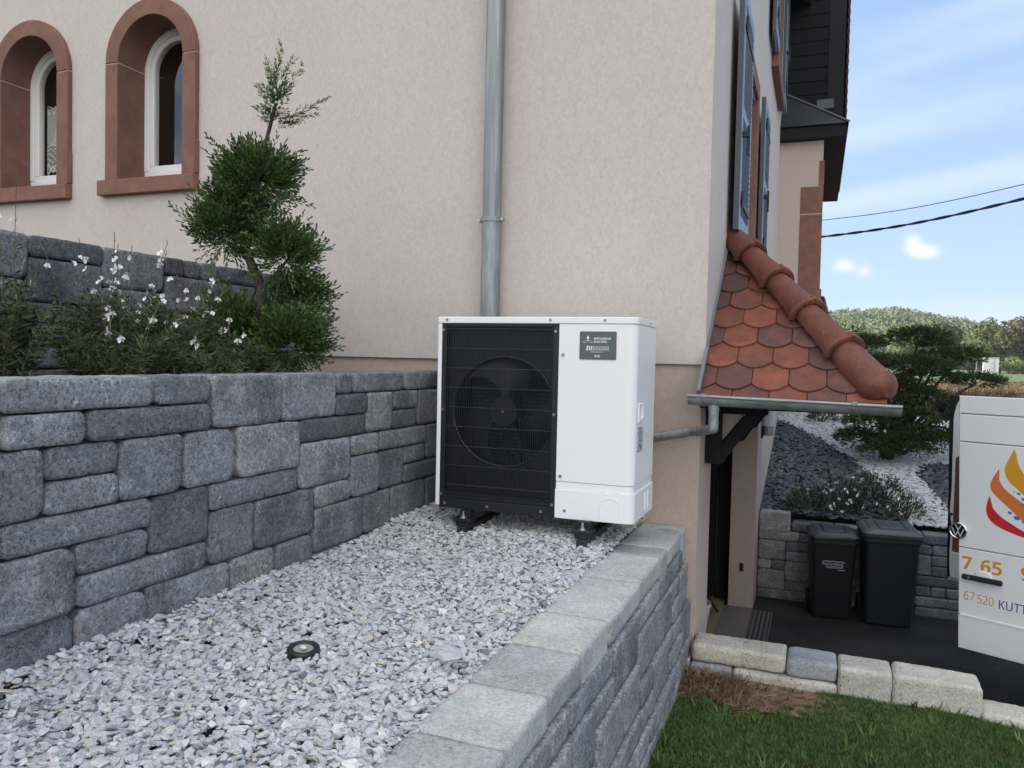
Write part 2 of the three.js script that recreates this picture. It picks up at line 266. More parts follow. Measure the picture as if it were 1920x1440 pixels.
// ---------------------------------------------------------------- house
const house = thing('house', 'beige rendered house with sandstone arched windows and dark shutters', 'house');
const GZ = -4.65, SX = -0.6; // gable plane, side plane
const EAVE = 5.7, RIDGE = 10.4, WEST = -13.2, BACK = -21;
{ // gable wall with two arched openings
  const s = new THREE.Shape([V(WEST, -0.015), V(SX, -0.015), V(SX, EAVE), V((SX + WEST) / 2, RIDGE), V(WEST, EAVE)].map((q) => new THREE.Vector2(q.x, q.y)));
  for (const cx of [-4.773, -6.06]) {
    const h = new THREE.Path(); h.moveTo(cx - 0.40, 1.22); h.lineTo(cx - 0.40, 2.207); h.absarc(cx, 2.207, 0.40, Math.PI, 0, true); h.lineTo(cx + 0.40, 1.22); h.closePath(); s.holes.push(h);
  }
  part('wall', extr(s, 0.35, { curve: 40 }).translate(0, 0, GZ - 0.35), renderM, house);
  part('plinth', box(WEST + 0.02, SX - 0.02, -2.7, -0.017, GZ - 0.40, GZ - 0.022), plinthM, house);
  // side wall with window openings
  const sw = new THREE.Shape([[5.0, -0.015], [21, -0.015], [21, EAVE], [5.0, EAVE]].map((q) => new THREE.Vector2(...q)));
  for (const [a, b, c, d] of [[6.42, 7.62, 0.95, 2.42], [9.95, 11.25, 3.62, 5.1]]) { const h = new THREE.Path(); h.moveTo(a, c); h.lineTo(a, d); h.lineTo(b, d); h.lineTo(b, c); h.closePath(); sw.holes.push(h); }
  part('wall', extr(sw, 0.35).rotateY(Math.PI / 2).translate(SX - 0.35, 0, 0), renderM, house);
  part('wall', [box(WEST, WEST + 0.3, -2.7, EAVE, BACK, GZ - 0.36), box(WEST + 0.31, SX - 0.36, -2.7, EAVE, BACK, BACK + 0.3)], renderM, house);
  // lower storey of the side: corner pier, lintel, far pier
  part('plinth', [box(-1.0, SX - 0.02, -2.7, -0.02, -5.24, GZ - 0.405)], plinthM, house);
  part('lintel', box(-0.9, SX - 0.03, -0.36, -0.02, -8.19, -5.245), plinthM, house);
  part('plinth', [box(-0.76, -0.52, -2.7, -0.02, -20.9, -8.2)], plinthM, house);
  part('floor_slab', box(WEST + 0.31, SX - 0.36, -0.2, -0.02, BACK + 0.31, GZ - 0.41), mat([0.4, 0.4, 0.4], 0.9), house);
  // the garage behind the opening
  const gar = part('garage_room', [box(-4.2, -4.1, -2.6, -0.21, -8.6, -5.25), box(-4.1, -1.01, -2.6, -0.21, -5.24, -5.14), box(-4.1, -0.77, -2.6, -0.21, -8.6, -8.5)], mat([0.33, 0.33, 0.33], 0.9), house);
  part('garage_floor', box(-4.1, -0.80, -2.60, -2.455, -8.49, -5.25), mat([0.30, 0.25, 0.13], 0.6, { map: renderMap }), gar);
  part('door_frame', [box(-0.90, -0.78, -2.45, -0.4, -8.49, -8.36, 0.01), box(-1.06, -0.93, -2.45, -0.4, -8.49, -8.40, 0.01)], darkWoodM, house);
  const th = part('threshold', box(-0.80, -0.52, -2.60, -2.462, -8.19, -5.0), mat([0.20, 0.17, 0.14], 0.85, { map: renderMap }), house);
  part('socket', box(-0.655, -0.62, -2.10, -2.02, -8.2, -8.185, 0.004), rubberM, house);
  // roof
  const mx = (SX + WEST) / 2, roofM = mat([0.13, 0.045, 0.03], 0.8, { map: clayMap });
  for (const s of [1, -1]) {
    const ex = s > 0 ? SX + 0.35 : WEST - 0.35, sl = (RIDGE - EAVE) / (SX - mx), ye = EAVE - 0.35 * sl;
    const pts = [[ex, ye], [mx, RIDGE], [mx, RIDGE + 0.22], [ex, ye + 0.22]]; if (s < 0) pts.reverse();
    part('roof', extr(pts, 16.8).translate(0, 0, BACK - 0.4), roofM, house);
  }
}
// arched windows with sandstone surrounds
const glassM = new THREE.MeshPhysicalMaterial({ color: 0xffffff, roughness: 0.015, transmission: 1, thickness: 0, ior: 2.0 });
function archRing(ro, ri, yb, ys, n = 40) { // upright arch band, closed at the foot
  const s = new THREE.Shape(); s.moveTo(-ro, yb); s.lineTo(-ri, yb); s.lineTo(-ri, ys); s.absarc(0, ys, ri, Math.PI, 0, true); s.lineTo(ri, yb); s.lineTo(ro, yb); s.lineTo(ro, ys); s.absarc(0, ys, ro, 0, Math.PI, false); s.closePath(); return s;
}
function halfArch(ro, ri, y0, y1) { const s = new THREE.Shape(); s.moveTo(-ro, y0); s.lineTo(-ri, y0); s.lineTo(-ri, y1); s.lineTo(-ro, y1); s.closePath(); return s; }
const laceMap = (() => {
  const c = document.createElement('canvas'); c.width = 256; c.height = 512; const x = c.getContext('2d'); x.fillStyle = '#000'; x.fillRect(0, 0, 256, 512);
  x.fillStyle = '#8a8a8a'; x.fillRect(0, 40, 256, 250); x.fillStyle = '#5a5a5a'; x.fillRect(0, 290, 256, 190);
  x.strokeStyle = '#fff'; x.lineWidth = 4;
  for (let i = 0; i < 8; i++) { x.beginPath(); x.arc(16 + i * 32, 40, 15, Math.PI, 0); x.stroke(); x.beginPath(); x.moveTo(i * 32, 440); x.lineTo(16 + i * 32, 505); x.lineTo(32 + i * 32, 440); x.stroke(); x.beginPath(); x.moveTo(i * 32, 490); x.lineTo(16 + i * 32, 430); x.lineTo(32 + i * 32, 490); x.stroke(); }
  for (let k = 0; k < 4; k++) { x.beginPath(); for (let i = 0; i <= 64; i++) x.lineTo(i * 4, 300 + k * 34 + 11 * Math.sin(i * 0.6 + k)); x.stroke(); }
  for (let i = 0; i < 10; i++) { x.beginPath(); x.moveTo(20 + i * 6, 285 - i * 14); x.lineTo(40 + i * 14, 300); x.stroke(); }
  x.lineWidth = 3; for (let i = 0; i < 26; i++) { x.beginPath(); x.moveTo(i * 10, 60); x.lineTo(i * 10 + (i % 2) * 8, 80); x.stroke(); }
  const t = new THREE.CanvasTexture(c); t.wrapS = THREE.RepeatWrapping; return t;
})();
const curtainM = mat([0.72, 0.73, 0.70], 0.95, { alphaMap: laceMap, transparent: true, side: THREE.DoubleSide });
function archedWindow(cx, label) {
  const w = part('arched_window', extr(archRing(0.352, 0.275, 1.43, 2.207), 0.06, { bevel: 0.006, curve: 40 }).translate(cx, 0, GZ - 0.29), pvcM, house, label);
  const low = 1.315, sp = 2.207, zf = GZ + 0.035, dep = 0.27;
  // surround: two jambs and the arch above the joint, with a pale mortar line between
  for (const s of [-1, 1]) {
    const j = part('jamb', extr([[-0.445, low], [-0.318, low], [-0.318, sp - 0.005], [-0.445, sp - 0.005]], dep, { bevel: 0.006 }).translate(0, 0, zf - dep).scale(1, 1, 1), sandM, w);
    if (s > 0) j.geometry.translate(0.763, 0, 0); j.geometry.translate(cx, 0, 0);
    part('jamb_foot', box(cx + s * 0.384 - 0.068, cx + s * 0.384 + 0.068, low, low + 0.25, zf - dep + 0.04, zf - 0.004, 0.01), sandM, w);
    part('mortar_joint', box(cx + s * 0.3815 - 0.0615, cx + s * 0.3815 + 0.0615, sp - 0.005, sp + 0.003, zf - dep + 0.01, zf - 0.003), mortarM, w);
  }
  const arch = new THREE.Shape(); arch.moveTo(-0.445, sp + 0.003); arch.lineTo(-0.318, sp + 0.003); arch.absarc(0, sp + 0.003, 0.318, Math.PI, 0, true); arch.lineTo(0.445, sp + 0.003); arch.absarc(0, sp + 0.003, 0.445, 0, Math.PI, false);
  part('arch_stone', extr(arch, dep, { bevel: 0.006, curve: 40 }).translate(cx, 0, zf - dep), sandM, w);
  part('sill', [box(cx - 0.508, cx + 0.448, 1.195, 1.312, GZ - 0.30, GZ + 0.062, 0.008)], sandM, w);
  part('sash', extr(archRing(0.274, 0.232, 1.474, 2.207), 0.045, { bevel: 0.006, curve: 40 }).translate(cx, 0, GZ - 0.286), pvcM, w);
  part('frame_rail', [box(cx - 0.351, cx + 0.351, 1.355, 1.43, GZ - 0.295, GZ - 0.229, 0.005), box(cx - 0.274, cx + 0.274, 1.43, 1.474, GZ - 0.29, GZ - 0.240, 0.005)], pvcM, w);
  const gl = new THREE.Shape(); gl.moveTo(-0.234, 1.472); gl.lineTo(0.234, 1.472); gl.lineTo(0.234, 2.207); gl.absarc(0, 2.207, 0.234, 0, Math.PI, false); gl.closePath();
  part('pane', new THREE.ShapeGeometry(gl, 40).translate(cx, 0, GZ - 0.252), glassM, w);
  return w;
}
const win1 = archedWindow(-6.06, 'arched window with a lace curtain'), win2 = archedWindow(-4.773, 'arched window with dark panes, nearer the downpipe');
part('lace_curtain', (() => { const g = new THREE.PlaneGeometry(0.46, 0.62, 40, 1).translate(-6.055, 1.80, GZ - 0.31), p = g.attributes.position; for (let i = 0; i < p.count; i++) p.setZ(i, p.getZ(i) + 0.012 * Math.sin(p.getX(i) * 75)); g.computeVertexNormals(); return g; })(), curtainM, win1);
part('interior_room', [box(-7.3, -3.6, 0.3, 0.36, -7.2, -5.02), box(-7.3, -3.6, 3.2, 3.26, -7.2, -5.02), box(-7.3, -3.6, 0.37, 3.19, -7.3, -7.21), box(-7.36, -7.3, 0.37, 3.19, -7.2, -5.02), box(-3.6, -3.54, 0.37, 3.19, -7.2, -5.02)], mat([0.16, 0.15, 0.145], 0.9), house);

{ // gable downpipe
  const d = part('downpipe', [rod([-1.923, 0.86, -4.57], [-1.923, 7.0, -4.57], 0.058, 0.058, 28), rod([-1.923, -0.93, -4.57], [-1.923, 0.885, -4.57], 0.0605, 0.0605, 28)], zincM, house);
  const c = part('pipe_clamp', [rod([-1.923, 0.845, -4.57], [-1.923, 0.875, -4.57], 0.066, 0.066, 28), box(-2.005, -1.985, 0.845, 0.875, -4.582, -4.558, 0.003), box(-1.861, -1.84, 0.845, 0.875, -4.582, -4.558, 0.003), rod([-1.923, 0.86, -4.62], [-1.923, 0.86, -4.655], 0.008)], zincM, d);
  for (const x of [-1.997, -1.849]) part('clamp_bolt', rod([x, 0.86, -4.585], [x, 0.86, -4.545], 0.006, 0.006, 8), steelM, d);
}
// side window with open louvred shutters
function shutter(z0, z1, y0, y1) { // leaf parallel to the side wall
  const x0 = SX + 0.045, x1 = x0 + 0.04, za = Math.min(z0, z1), zb = Math.max(z0, z1), st = 0.075;
  const lf = part('shutter', [box(x0, x1, y0, y1, za, za + st, 0.004), box(x0, x1, y0, y1, zb - st, zb, 0.004), box(x0, x1, y0, y0 + 0.11, za + st, zb - st, 0.004), box(x0, x1, y1 - 0.09, y1, za + st, zb - st, 0.004), box(x0, x1, (y0 + y1) / 2 - 0.04, (y0 + y1) / 2 + 0.04, za + st, zb - st, 0.004)], shutterM, house);
  part('edge_strip', box(x0 - 0.001, x1 - 0.004, y0 + 0.002, y1 - 0.002, zb - 0.002, zb + 0.008, 0.002), shutterDarkM, lf);
  part('backing', box(x0 + 0.002, x0 + 0.010, y0 + 0.05, y1 - 0.05, za + 0.03, zb - 0.03), shutterDarkM, lf);
  for (let y = y0 + 0.135; y < y1 - 0.10; y += 0.042) { if (Math.abs(y - (y0 + y1) / 2) < 0.05) continue; const s = box(-0.022, 0.022, -0.005, 0.005, za + st, zb - st); s.rotateZ(0.75); s.translate(x0 + 0.026, y, 0); part('louvre', s, shutterM, lf); }
  for (const y of [y0 + 0.2, y1 - 0.25]) part('strap_hinge', [box(x1, x1 + 0.008, y - 0.02, y + 0.02, za + 0.06, zb - 0.05, 0.002), rod([x1 + 0.012, y - 0.05, zb - 0.04], [x1 + 0.012, y + 0.06, zb - 0.04], 0.009)], ironM, lf);
  part('shutter_catch', [box(x1, x1 + 0.05, y0 + 0.62, y0 + 0.66, zb - 0.05, zb - 0.02, 0.004), box(x1 + 0.03, x1 + 0.05, y0 + 0.50, y0 + 0.70, zb - 0.05, zb - 0.03, 0.004)], ironM, lf);
  return lf;
}
function sideWindow(za, zb, y0, y1) { // za nearer than zb (distances along -z)
  const w = part('side_window', [box(SX - 0.25, SX - 0.18, y0, y0 + 0.07, -zb + 0.01, -za - 0.01, 0.004), box(SX - 0.25, SX - 0.18, y1 - 0.07, y1 - 0.005, -zb + 0.01, -za - 0.01, 0.004), box(SX - 0.25, SX - 0.18, y0 + 0.07, y1 - 0.07, -zb + 0.01, -zb + 0.08, 0.004), box(SX - 0.25, SX - 0.18, y0 + 0.07, y1 - 0.07, -za - 0.08, -za - 0.01, 0.004)], pvcM, house);
  part('jamb', box(SX - 0.17, SX + 0.03, y0, y1, -za - 0.002, -za + 0.14, 0.006), sandM, w); part('jamb', box(SX - 0.17, SX + 0.03, y0, y1, -zb - 0.14, -zb + 0.002, 0.006), sandM, w);
  part('lintel_stone', box(SX - 0.17, SX + 0.03, y1 + 0.003, y1 + 0.16, -zb - 0.14, -za + 0.14, 0.006), sandM, w);
  part('sill', box(SX - 0.17, SX + 0.085, y0 - 0.17, y0 - 0.003, -zb - 0.2, -za + 0.24, 0.008), sandM, w);
  part('pane', box(SX - 0.222, SX - 0.216, y0 + 0.07, y1 - 0.07, -zb + 0.08, -za - 0.08), glassM, w);
  part('curtain', box(SX - 0.32, SX - 0.31, y0, y1, -zb, -za), mat([0.2, 0.2, 0.2], 1), w);
}
sideWindow(6.42, 7.62, 0.95, 2.42); shutter(-5.52, -6.26, 0.90, 2.52); shutter(-7.80, -8.54, 0.93, 2.50);
sideWindow(9.95, 11.25, 3.62, 5.1); shutter(-9.05, -9.78, 3.6, 5.2); shutter(-11.42, -12.1, 3.6, 5.2);

{ // wing behind: bay wall, pent roof, tile hung storey
  const zb = -12.3;
  const bay = part('bay', [box(SX - 0.2, 0.0, 0.15, 3.24, -17, zb)], plinthM, house);
  part('corner_stone', box(-0.29, 0.012, 1.10, 2.18, -13.0, zb + 0.012, 0.006), sandM, bay); part('corner_stone', box(-0.29, 0.012, 2.19, 2.58, -13.0, zb + 0.012, 0.006), sandM, bay);
  part('corner_stone', box(-0.05, 0.02, 2.585, 2.95, -13.0, zb + 0.008, 0.006), sandM, bay);
  part('mortar_joint', box(-0.285, 0.009, 2.178, 2.192, -12.9, zb + 0.009), mortarM, bay);
  part('sill', box(-0.44, 0.035, 0.90, 1.095, -13.0, zb + 0.07, 0.008), sandM, bay);
  part('corner_stone', box(-0.12, 0.012, 0.17, 0.895, -13.0, zb + 0.012, 0.006), sandM, bay);
  // eaves of the bay
  part('eaves_board', [box(SX - 0.1, 0.29, 3.25, 3.42, -17, zb + 0.13, 0.006)], darkWoodM, bay);
  // pent roof: a hip triangle facing the gable side
  const tri = new THREE.BufferGeometry(); const A = [SX - 0.02, 3.425, zb + 0.16], B = [0.32, 3.425, zb + 0.16], C = [SX - 0.02, 4.14, zb - 0.55], D = [0.32, 3.425, -17], F = [SX - 0.02, 4.14, -17];
  tri.setAttribute('position', new THREE.Float32BufferAttribute([...A, ...B, ...C, ...B, ...D, ...C, ...D, ...F, ...C], 3)); tri.computeVertexNormals();
  part('pent_roof', boxUV(tri), mat([0.035, 0.037, 0.045], 0.55, { map: stoneMap, side: THREE.DoubleSide }), bay);
  part('hip_flashing', rod([B[0], B[1] + 0.012, B[2]], [C[0], C[1] + 0.012, C[2]], 0.018), mat([0.10, 0.105, 0.115], 0.5), bay);
  // upper storey: dark boarding towards the gable, tiles on the outer side
  const up = part('boarded_wall', box(SX - 0.1, 0.10, 3.44, 8.6, -17, zb - 0.62), darkWoodM, house);
  for (let i = 0; i < 26; i++) { const y = 3.5 + i * 0.2; part('board', box(SX - 0.09, 0.02, y, y + 0.19, zb - 0.618, zb - 0.594, 0.004), mat([0.007, 0.007, 0.008], 1), up); }
  part('corner_post', box(0.022, 0.255, 3.44, 8.6, zb - 0.75, zb - 0.585, 0.006), mat([0.010, 0.010, 0.012], 0.9), up);
  part('lintel_board', box(-0.12, 0.12, 3.86, 4.0, zb - 0.59, zb - 0.56, 0.004), shutterDarkM, up);
  for (let i = 0; i < 34; i++) { const y = 3.50 + i * 0.148, g = box(-0.009, 0.009, 0, 0.19, -17, zb - 0.56, 0.003); g.rotateZ(0.13); g.translate(0.302, y, 0); part('hung_tile_course', g, mat([0.085, 0.022, 0.022], 0.8, { map: clayMap }), up); }
}
{ // tiled canopy over the garage: end slope, hip, side slope, gutter, brackets
  const y0 = -0.17, z0 = -4.42, y1 = 0.78, z1 = -5.65, L = Math.hypot(y1 - y0, z1 - z0), xe = 0.33, xw = SX + 0.004;
  const canopy = part('canopy_roof', (() => { // deck under the tiles
    const g = new THREE.BufferGeometry(), o = 0.03; const a = [xw, y0 - o, z0], b = [xe, y0 - o, z0], c = [xw, y1 - o, z1], d = [xe, y0 - o, -8.3], e = [xw, y1 - o, -8.3], f = [xw, y0 - o, -8.3], h = [xw, y0 - o, z0];
    g.setAttribute('position', new THREE.Float32BufferAttribute([...a, ...b, ...c, ...b, ...d, ...c, ...d, ...e, ...c, ...a, ...f, ...b, ...b, ...f, ...d, ...d, ...f, ...e], 3)); g.computeVertexNormals(); return boxUV(g);
  })(), mat([0.02, 0.018, 0.018], 0.8, { side: THREE.DoubleSide }), house);
  // frame of the end slope: X across, S up the slope, N out of it
  const S = V(0, (y1 - y0) / L, (z1 - z0) / L), N = V(0, -S.z, S.y), M = new THREE.Matrix4().makeBasis(V(1, 0, 0), S, N).setPosition(0, y0, z0);
  const hipX = (s) => xe - (xe - -0.55) * s / L, R = rng(71);
  const clip = (poly, f) => { const out = []; poly.forEach((p, i) => { const q = poly[(i + 1) % poly.length], a = f(p), b = f(q); if (a >= 0) out.push(p); if ((a >= 0) !== (b >= 0)) { const t = a / (a - b); out.push([mix(p[0], q[0], t), mix(p[1], q[1], t)]); } }); return out; };
  const W = 0.19, E = 0.194;
  for (let r = -1; r < 8; r++) for (let k = -4; k < 6; k++) {
    const cx = -0.42 + k * W + (((r % 2) + 2) % 2 ? W / 2 : 0) + 0.003 * (R() - 0.5), sb = 0.008 + r * E + 0.004 * (R() - 0.5), h = W / 2 - 0.0016;
    let poly = [[cx - h, sb + 0.36], [cx - h, sb + 0.058]]; for (let i = 1; i < 14; i++) { const t = i / 14; poly.push([cx - h + 2 * h * t, sb + 0.058 * (1 - Math.pow(Math.sin(Math.PI * t), 0.8))]); } poly.push([cx + h, sb + 0.058], [cx + h, sb + 0.36]);
    if (r < 0) poly = [[cx - h, sb + 0.36], [cx - h, sb + 0.13], [cx + h, sb + 0.13], [cx + h, sb + 0.36]];
    poly = clip(poly, (p) => p[0] - xw - 0.012 - 0.0); poly = clip(poly, (p) => hipX(p[1]) + 0.015 - p[0]); poly = clip(poly, (p) => L + 0.05 - p[1]);
    if (poly.length < 3) continue;
    let ar = 0; poly.forEach((p, i) => { const q = poly[(i + 1) % poly.length]; ar += p[0] * q[1] - q[0] * p[1]; }); if (Math.abs(ar) < 0.004) continue;
    if (ar < 0) poly.reverse();
    const g = extr(poly, 0.013, { bevel: 0.0025, seg: 1 }); g.translate(0, -sb, 0); g.rotateX(-0.062 + 0.008 * (R() - 0.5)); g.translate(0, sb, 0.016); boxUV(g, 1, R() * 3, R() * 3); // lies on the tile below
    g.applyMatrix4(M); g.computeVertexNormals();
    part('roof_tile', g, clayM[Math.floor(R() * R() * 5 + 0.0 + (r * 3 + k * 2 + 40) % 3) % 5], canopy);
  }
  // side slope facing the drive
  const Ls = Math.hypot(xe - xw, y1 - y0), S2 = V((xw - xe) / Ls, (y1 - y0) / Ls, 0), N2 = V(S2.y, -S2.x, 0), M2 = new THREE.Matrix4().makeBasis(V(0, 0, -1), S2, N2).setPosition(xe, y0, 0);
  for (let r = 0; r < 7; r++) for (let k = 0; k < 20; k++) {
    const cx = 4.5 + k * W + (r % 2) * W / 2, sb = r * E - 0.04; let poly = [[cx - 0.093, sb + 0.3], [cx - 0.093, sb + 0.05], [cx - 0.05, sb + 0.012], [cx, sb], [cx + 0.05, sb + 0.012], [cx + 0.093, sb + 0.05], [cx + 0.093, sb + 0.3]];
    poly = clip(poly, (p) => p[0] - (-z0 + (-z1 + z0) * p[1] / Ls)); poly = clip(poly, (p) => Ls - p[1]); if (poly.length < 3) continue;
    const g = extr(poly, 0.013); g.translate(0, -sb, 0); g.rotateX(-0.062); g.translate(0, sb, 0.016); g.applyMatrix4(M2); part('roof_tile', boxUV(g), clayM[Math.floor(R() * 5)], canopy);
  }
  // hip: tapering barrel tiles with collars, rounded end tile
  const H0 = V(xe - 0.01, y0 + 0.035, z0 + 0.02), H1 = V(-0.55, y1 + 0.06, z1 + 0.02), dir = H1.clone().sub(H0), HL = dir.length(); dir.normalize();
  const upv = V(0, 1, 0).addScaledVector(dir, -dir.y).normalize(), side = V().crossVectors(dir, upv), Mh = new THREE.Matrix4().makeBasis(side.clone().multiplyScalar(1.06), dir, upv.clone().multiplyScalar(1.06)).setPosition(H0);
  const barrel = (prof, a0, a1, n = 26) => { // profile [radius, along], swept over the top
    const pos = [], uv = [], idx = []; prof.forEach(([r, y]) => { for (let i = 0; i <= n; i++) { const a = mix(a0, a1, i / n); pos.push(r * Math.cos(a), y, r * Math.sin(a) * 1.0); uv.push(a * 0.1, y); } });
    for (let j = 0; j + 1 < prof.length; j++) for (let i = 0; i < n; i++) { const a = j * (n + 1) + i, b = a + n + 1; idx.push(a, b, a + 1, a + 1, b, b + 1); }
    const g = new THREE.BufferGeometry(); g.setAttribute('position', new THREE.Float32BufferAttribute(pos, 3)); g.setAttribute('uv', new THREE.Float32BufferAttribute(uv, 2)); g.setIndex(idx); g.computeVertexNormals(); return g;
  };
  const a0 = -0.25, a1 = Math.PI + 0.25;
  const joints = [0.36, 0.765, 1.16, 1.535];
  for (let i = 0; i < 4; i++) { // each runs from its lower lip up to under the next one
    const lo = joints[i], hi = i < 3 ? joints[i + 1] + 0.06 : HL + 0.12;
    const g = barrel([[0.080, lo - 0.002], [0.102, lo - 0.004], [0.108, lo + 0.004], [0.109, lo + 0.026], [0.105, lo + 0.030], [0.095, lo + 0.033], [0.089, lo + 0.10], [0.079, lo + 0.22], [0.072, hi], [0.062, hi]], a0, a1).applyMatrix4(Mh);
    const t = part('hip_tile', g, [clayM[3], hipM, clayM[0], hipM][i], canopy);
    part('tile_clip', (() => { const q = box(-0.010, 0.010, lo - 0.006, lo + 0.044, 0.099, 0.114, 0.004); return q.applyMatrix4(Mh); })(), clayM[1], t);
  }
  const end = [[0.0, -0.045]]; for (let i = 1; i <= 9; i++) { const a = i / 9 * Math.PI / 2; end.push([0.090 * Math.sin(a), 0.04 - 0.072 * Math.cos(a)]); } end.push([0.0945, 0.043], [0.0945, 0.052], [0.088, 0.060], [0.081, 0.30], [0.073, 0.42]);
  part('hip_tile', barrel(end, a0 - 0.3, a1 + 0.3, 30).applyMatrix4(Mh), hipM, canopy, 'rounded end tile of the hip');
  // dressing along the wall
  const fl = box(-0.006, 0.012, -0.05, L + 0.06, -0.02, 0.06); fl.applyMatrix4(new THREE.Matrix4().makeBasis(V(1, 0, 0), S, N).setPosition(xw, y0, z0)); part('flashing', fl, mat([0.16, 0.165, 0.175], 0.55), canopy);
  part('fascia', box(xw - 0.0, xe - 0.02, y0 - 0.085, y0 - 0.032, z0 - 0.10, z0 - 0.03), darkWoodM, canopy);
  // gutter: half round with a rolled front bead, falling to the right
  const gx0 = -0.645, gx1 = 0.405, gz = -4.365, gy = (x) => -0.185 - 0.018 * (x - gx0), gr = 0.05;
  const half = (x0, x1, r, th = 0.003) => { const s = new THREE.Shape(); s.absarc(0, 0, r, Math.PI, 2 * Math.PI, false); s.absarc(0, 0, r - th, 2 * Math.PI, Math.PI, true); const g = extr(s, x1 - x0, { curve: 20 }); g.rotateY(Math.PI / 2); g.translate(x0, 0, 0); g.rotateZ(-0.018); g.translate(0, gy(x0) + 0.018 * x0, gz); return g; };
  const gut = part('gutter', half(gx0, gx1, gr), zincM, canopy);
  part('gutter_bead', rod([gx0, gy(gx0) + 0.002, gz + gr], [gx1, gy(gx1) + 0.002, gz + gr], 0.0095, 0.0095, 12), zincM, gut);
  for (const x of [gx0 + 0.001, gx1 - 0.001]) { const s = new THREE.Shape(); s.absarc(0, 0, gr - 0.001, Math.PI, 2 * Math.PI, false); part('gutter_end', extr(s, 0.003, { curve: 20 }).rotateY(Math.PI / 2).translate(x - 0.0015, gy(x), gz), zincM, gut); }
  for (const x of [-0.56, 0.185]) part('gutter_bracket', [half(x - 0.014, x + 0.014, gr + 0.004, 0.0035), box(x - 0.014, x + 0.014, gy(x) - 0.004, gy(x) + 0.016, gz + gr - 0.004, gz + gr + 0.013, 0.003)], zincM, gut);
  // rainwater elbow along the gable
  const pp = part('rain_pipe', pipe([[-0.51, -0.21, -4.365], [-0.51, -0.36, -4.365], [-0.60, -0.392, -4.53], [-0.66, -0.40, -4.58], [-0.98, -0.475, -4.595], [-1.02, -0.52, -4.60], [-1.02, -1.0, -4.60]], 0.027, 18), zincM, canopy);
  part('pipe_collar', [rod([-0.51, -0.262, -4.365], [-0.51, -0.232, -4.365], 0.0295, 0.0295, 18), rod([-0.70, -0.4095, -4.582], [-0.73, -0.4165, -4.583], 0.0295, 0.0295, 18)], zincM, pp);
  // timber brackets with pale infill
  for (const z of [-4.98, -6.5, -7.95]) {
    const f = part('timber_bracket', [box(SX - 0.028, SX + 0.075, -0.62, -0.20, z - 0.07, z + 0.07, 0.008), box(SX + 0.07, SX + 0.34, -0.31, -0.205, z - 0.06, z + 0.06, 0.008)], darkWoodM, canopy);
    const c = new THREE.Shape(); c.moveTo(SX + 0.06, -0.54); c.quadraticCurveTo(SX + 0.10, -0.44, SX + 0.22, -0.305); c.lineTo(SX + 0.335, -0.305); c.quadraticCurveTo(SX + 0.19, -0.44, SX + 0.08, -0.62); c.closePath();
    part('brace', extr(c, 0.1, { bevel: 0.006 }).translate(0, 0, z - 0.05), darkWoodM, f);
    const q = new THREE.Shape(); q.moveTo(SX + 0.075, -0.315); q.lineTo(SX + 0.20, -0.315); q.lineTo(SX + 0.075, -0.48); q.closePath();
    part('infill', extr(q, 0.03).translate(0, 0, z - 0.03), renderM, f);
  }
  part('eaves_beam', box(xe - 0.16, xe - 0.05, -0.20, -0.13, -8.3, -4.6, 0.006), darkWoodM, canopy);
}
{ // wall lamp on the far pier
  const l = part('wall_lamp', [rod([-0.45, -0.66, -8.72], [-0.45, -0.44, -8.72], 0.068, 0.068, 24)], mat([0.62, 0.66, 0.70], 0.35), house);
  part('lamp_foot', [rod([-0.45, -0.76, -8.72], [-0.45, -0.662, -8.72], 0.052, 0.052, 24)], mat([0.33, 0.33, 0.34], 0.35, { metalness: 0.7 }), l);
  part('lamp_arm', [box(-0.53, -0.50, -0.79, -0.66, -8.76, -8.68, 0.004), box(-0.51, -0.49, -0.735, -0.705, -8.735, -8.705)], ironM, l);
}

// ---------------------------------------------------------------- retaining walls of tumbled blocks
const UH = 0.104, UL = 0.1365, Rw = rng(5);
const coreM = mat([0.16, 0.145, 0.125], 1);
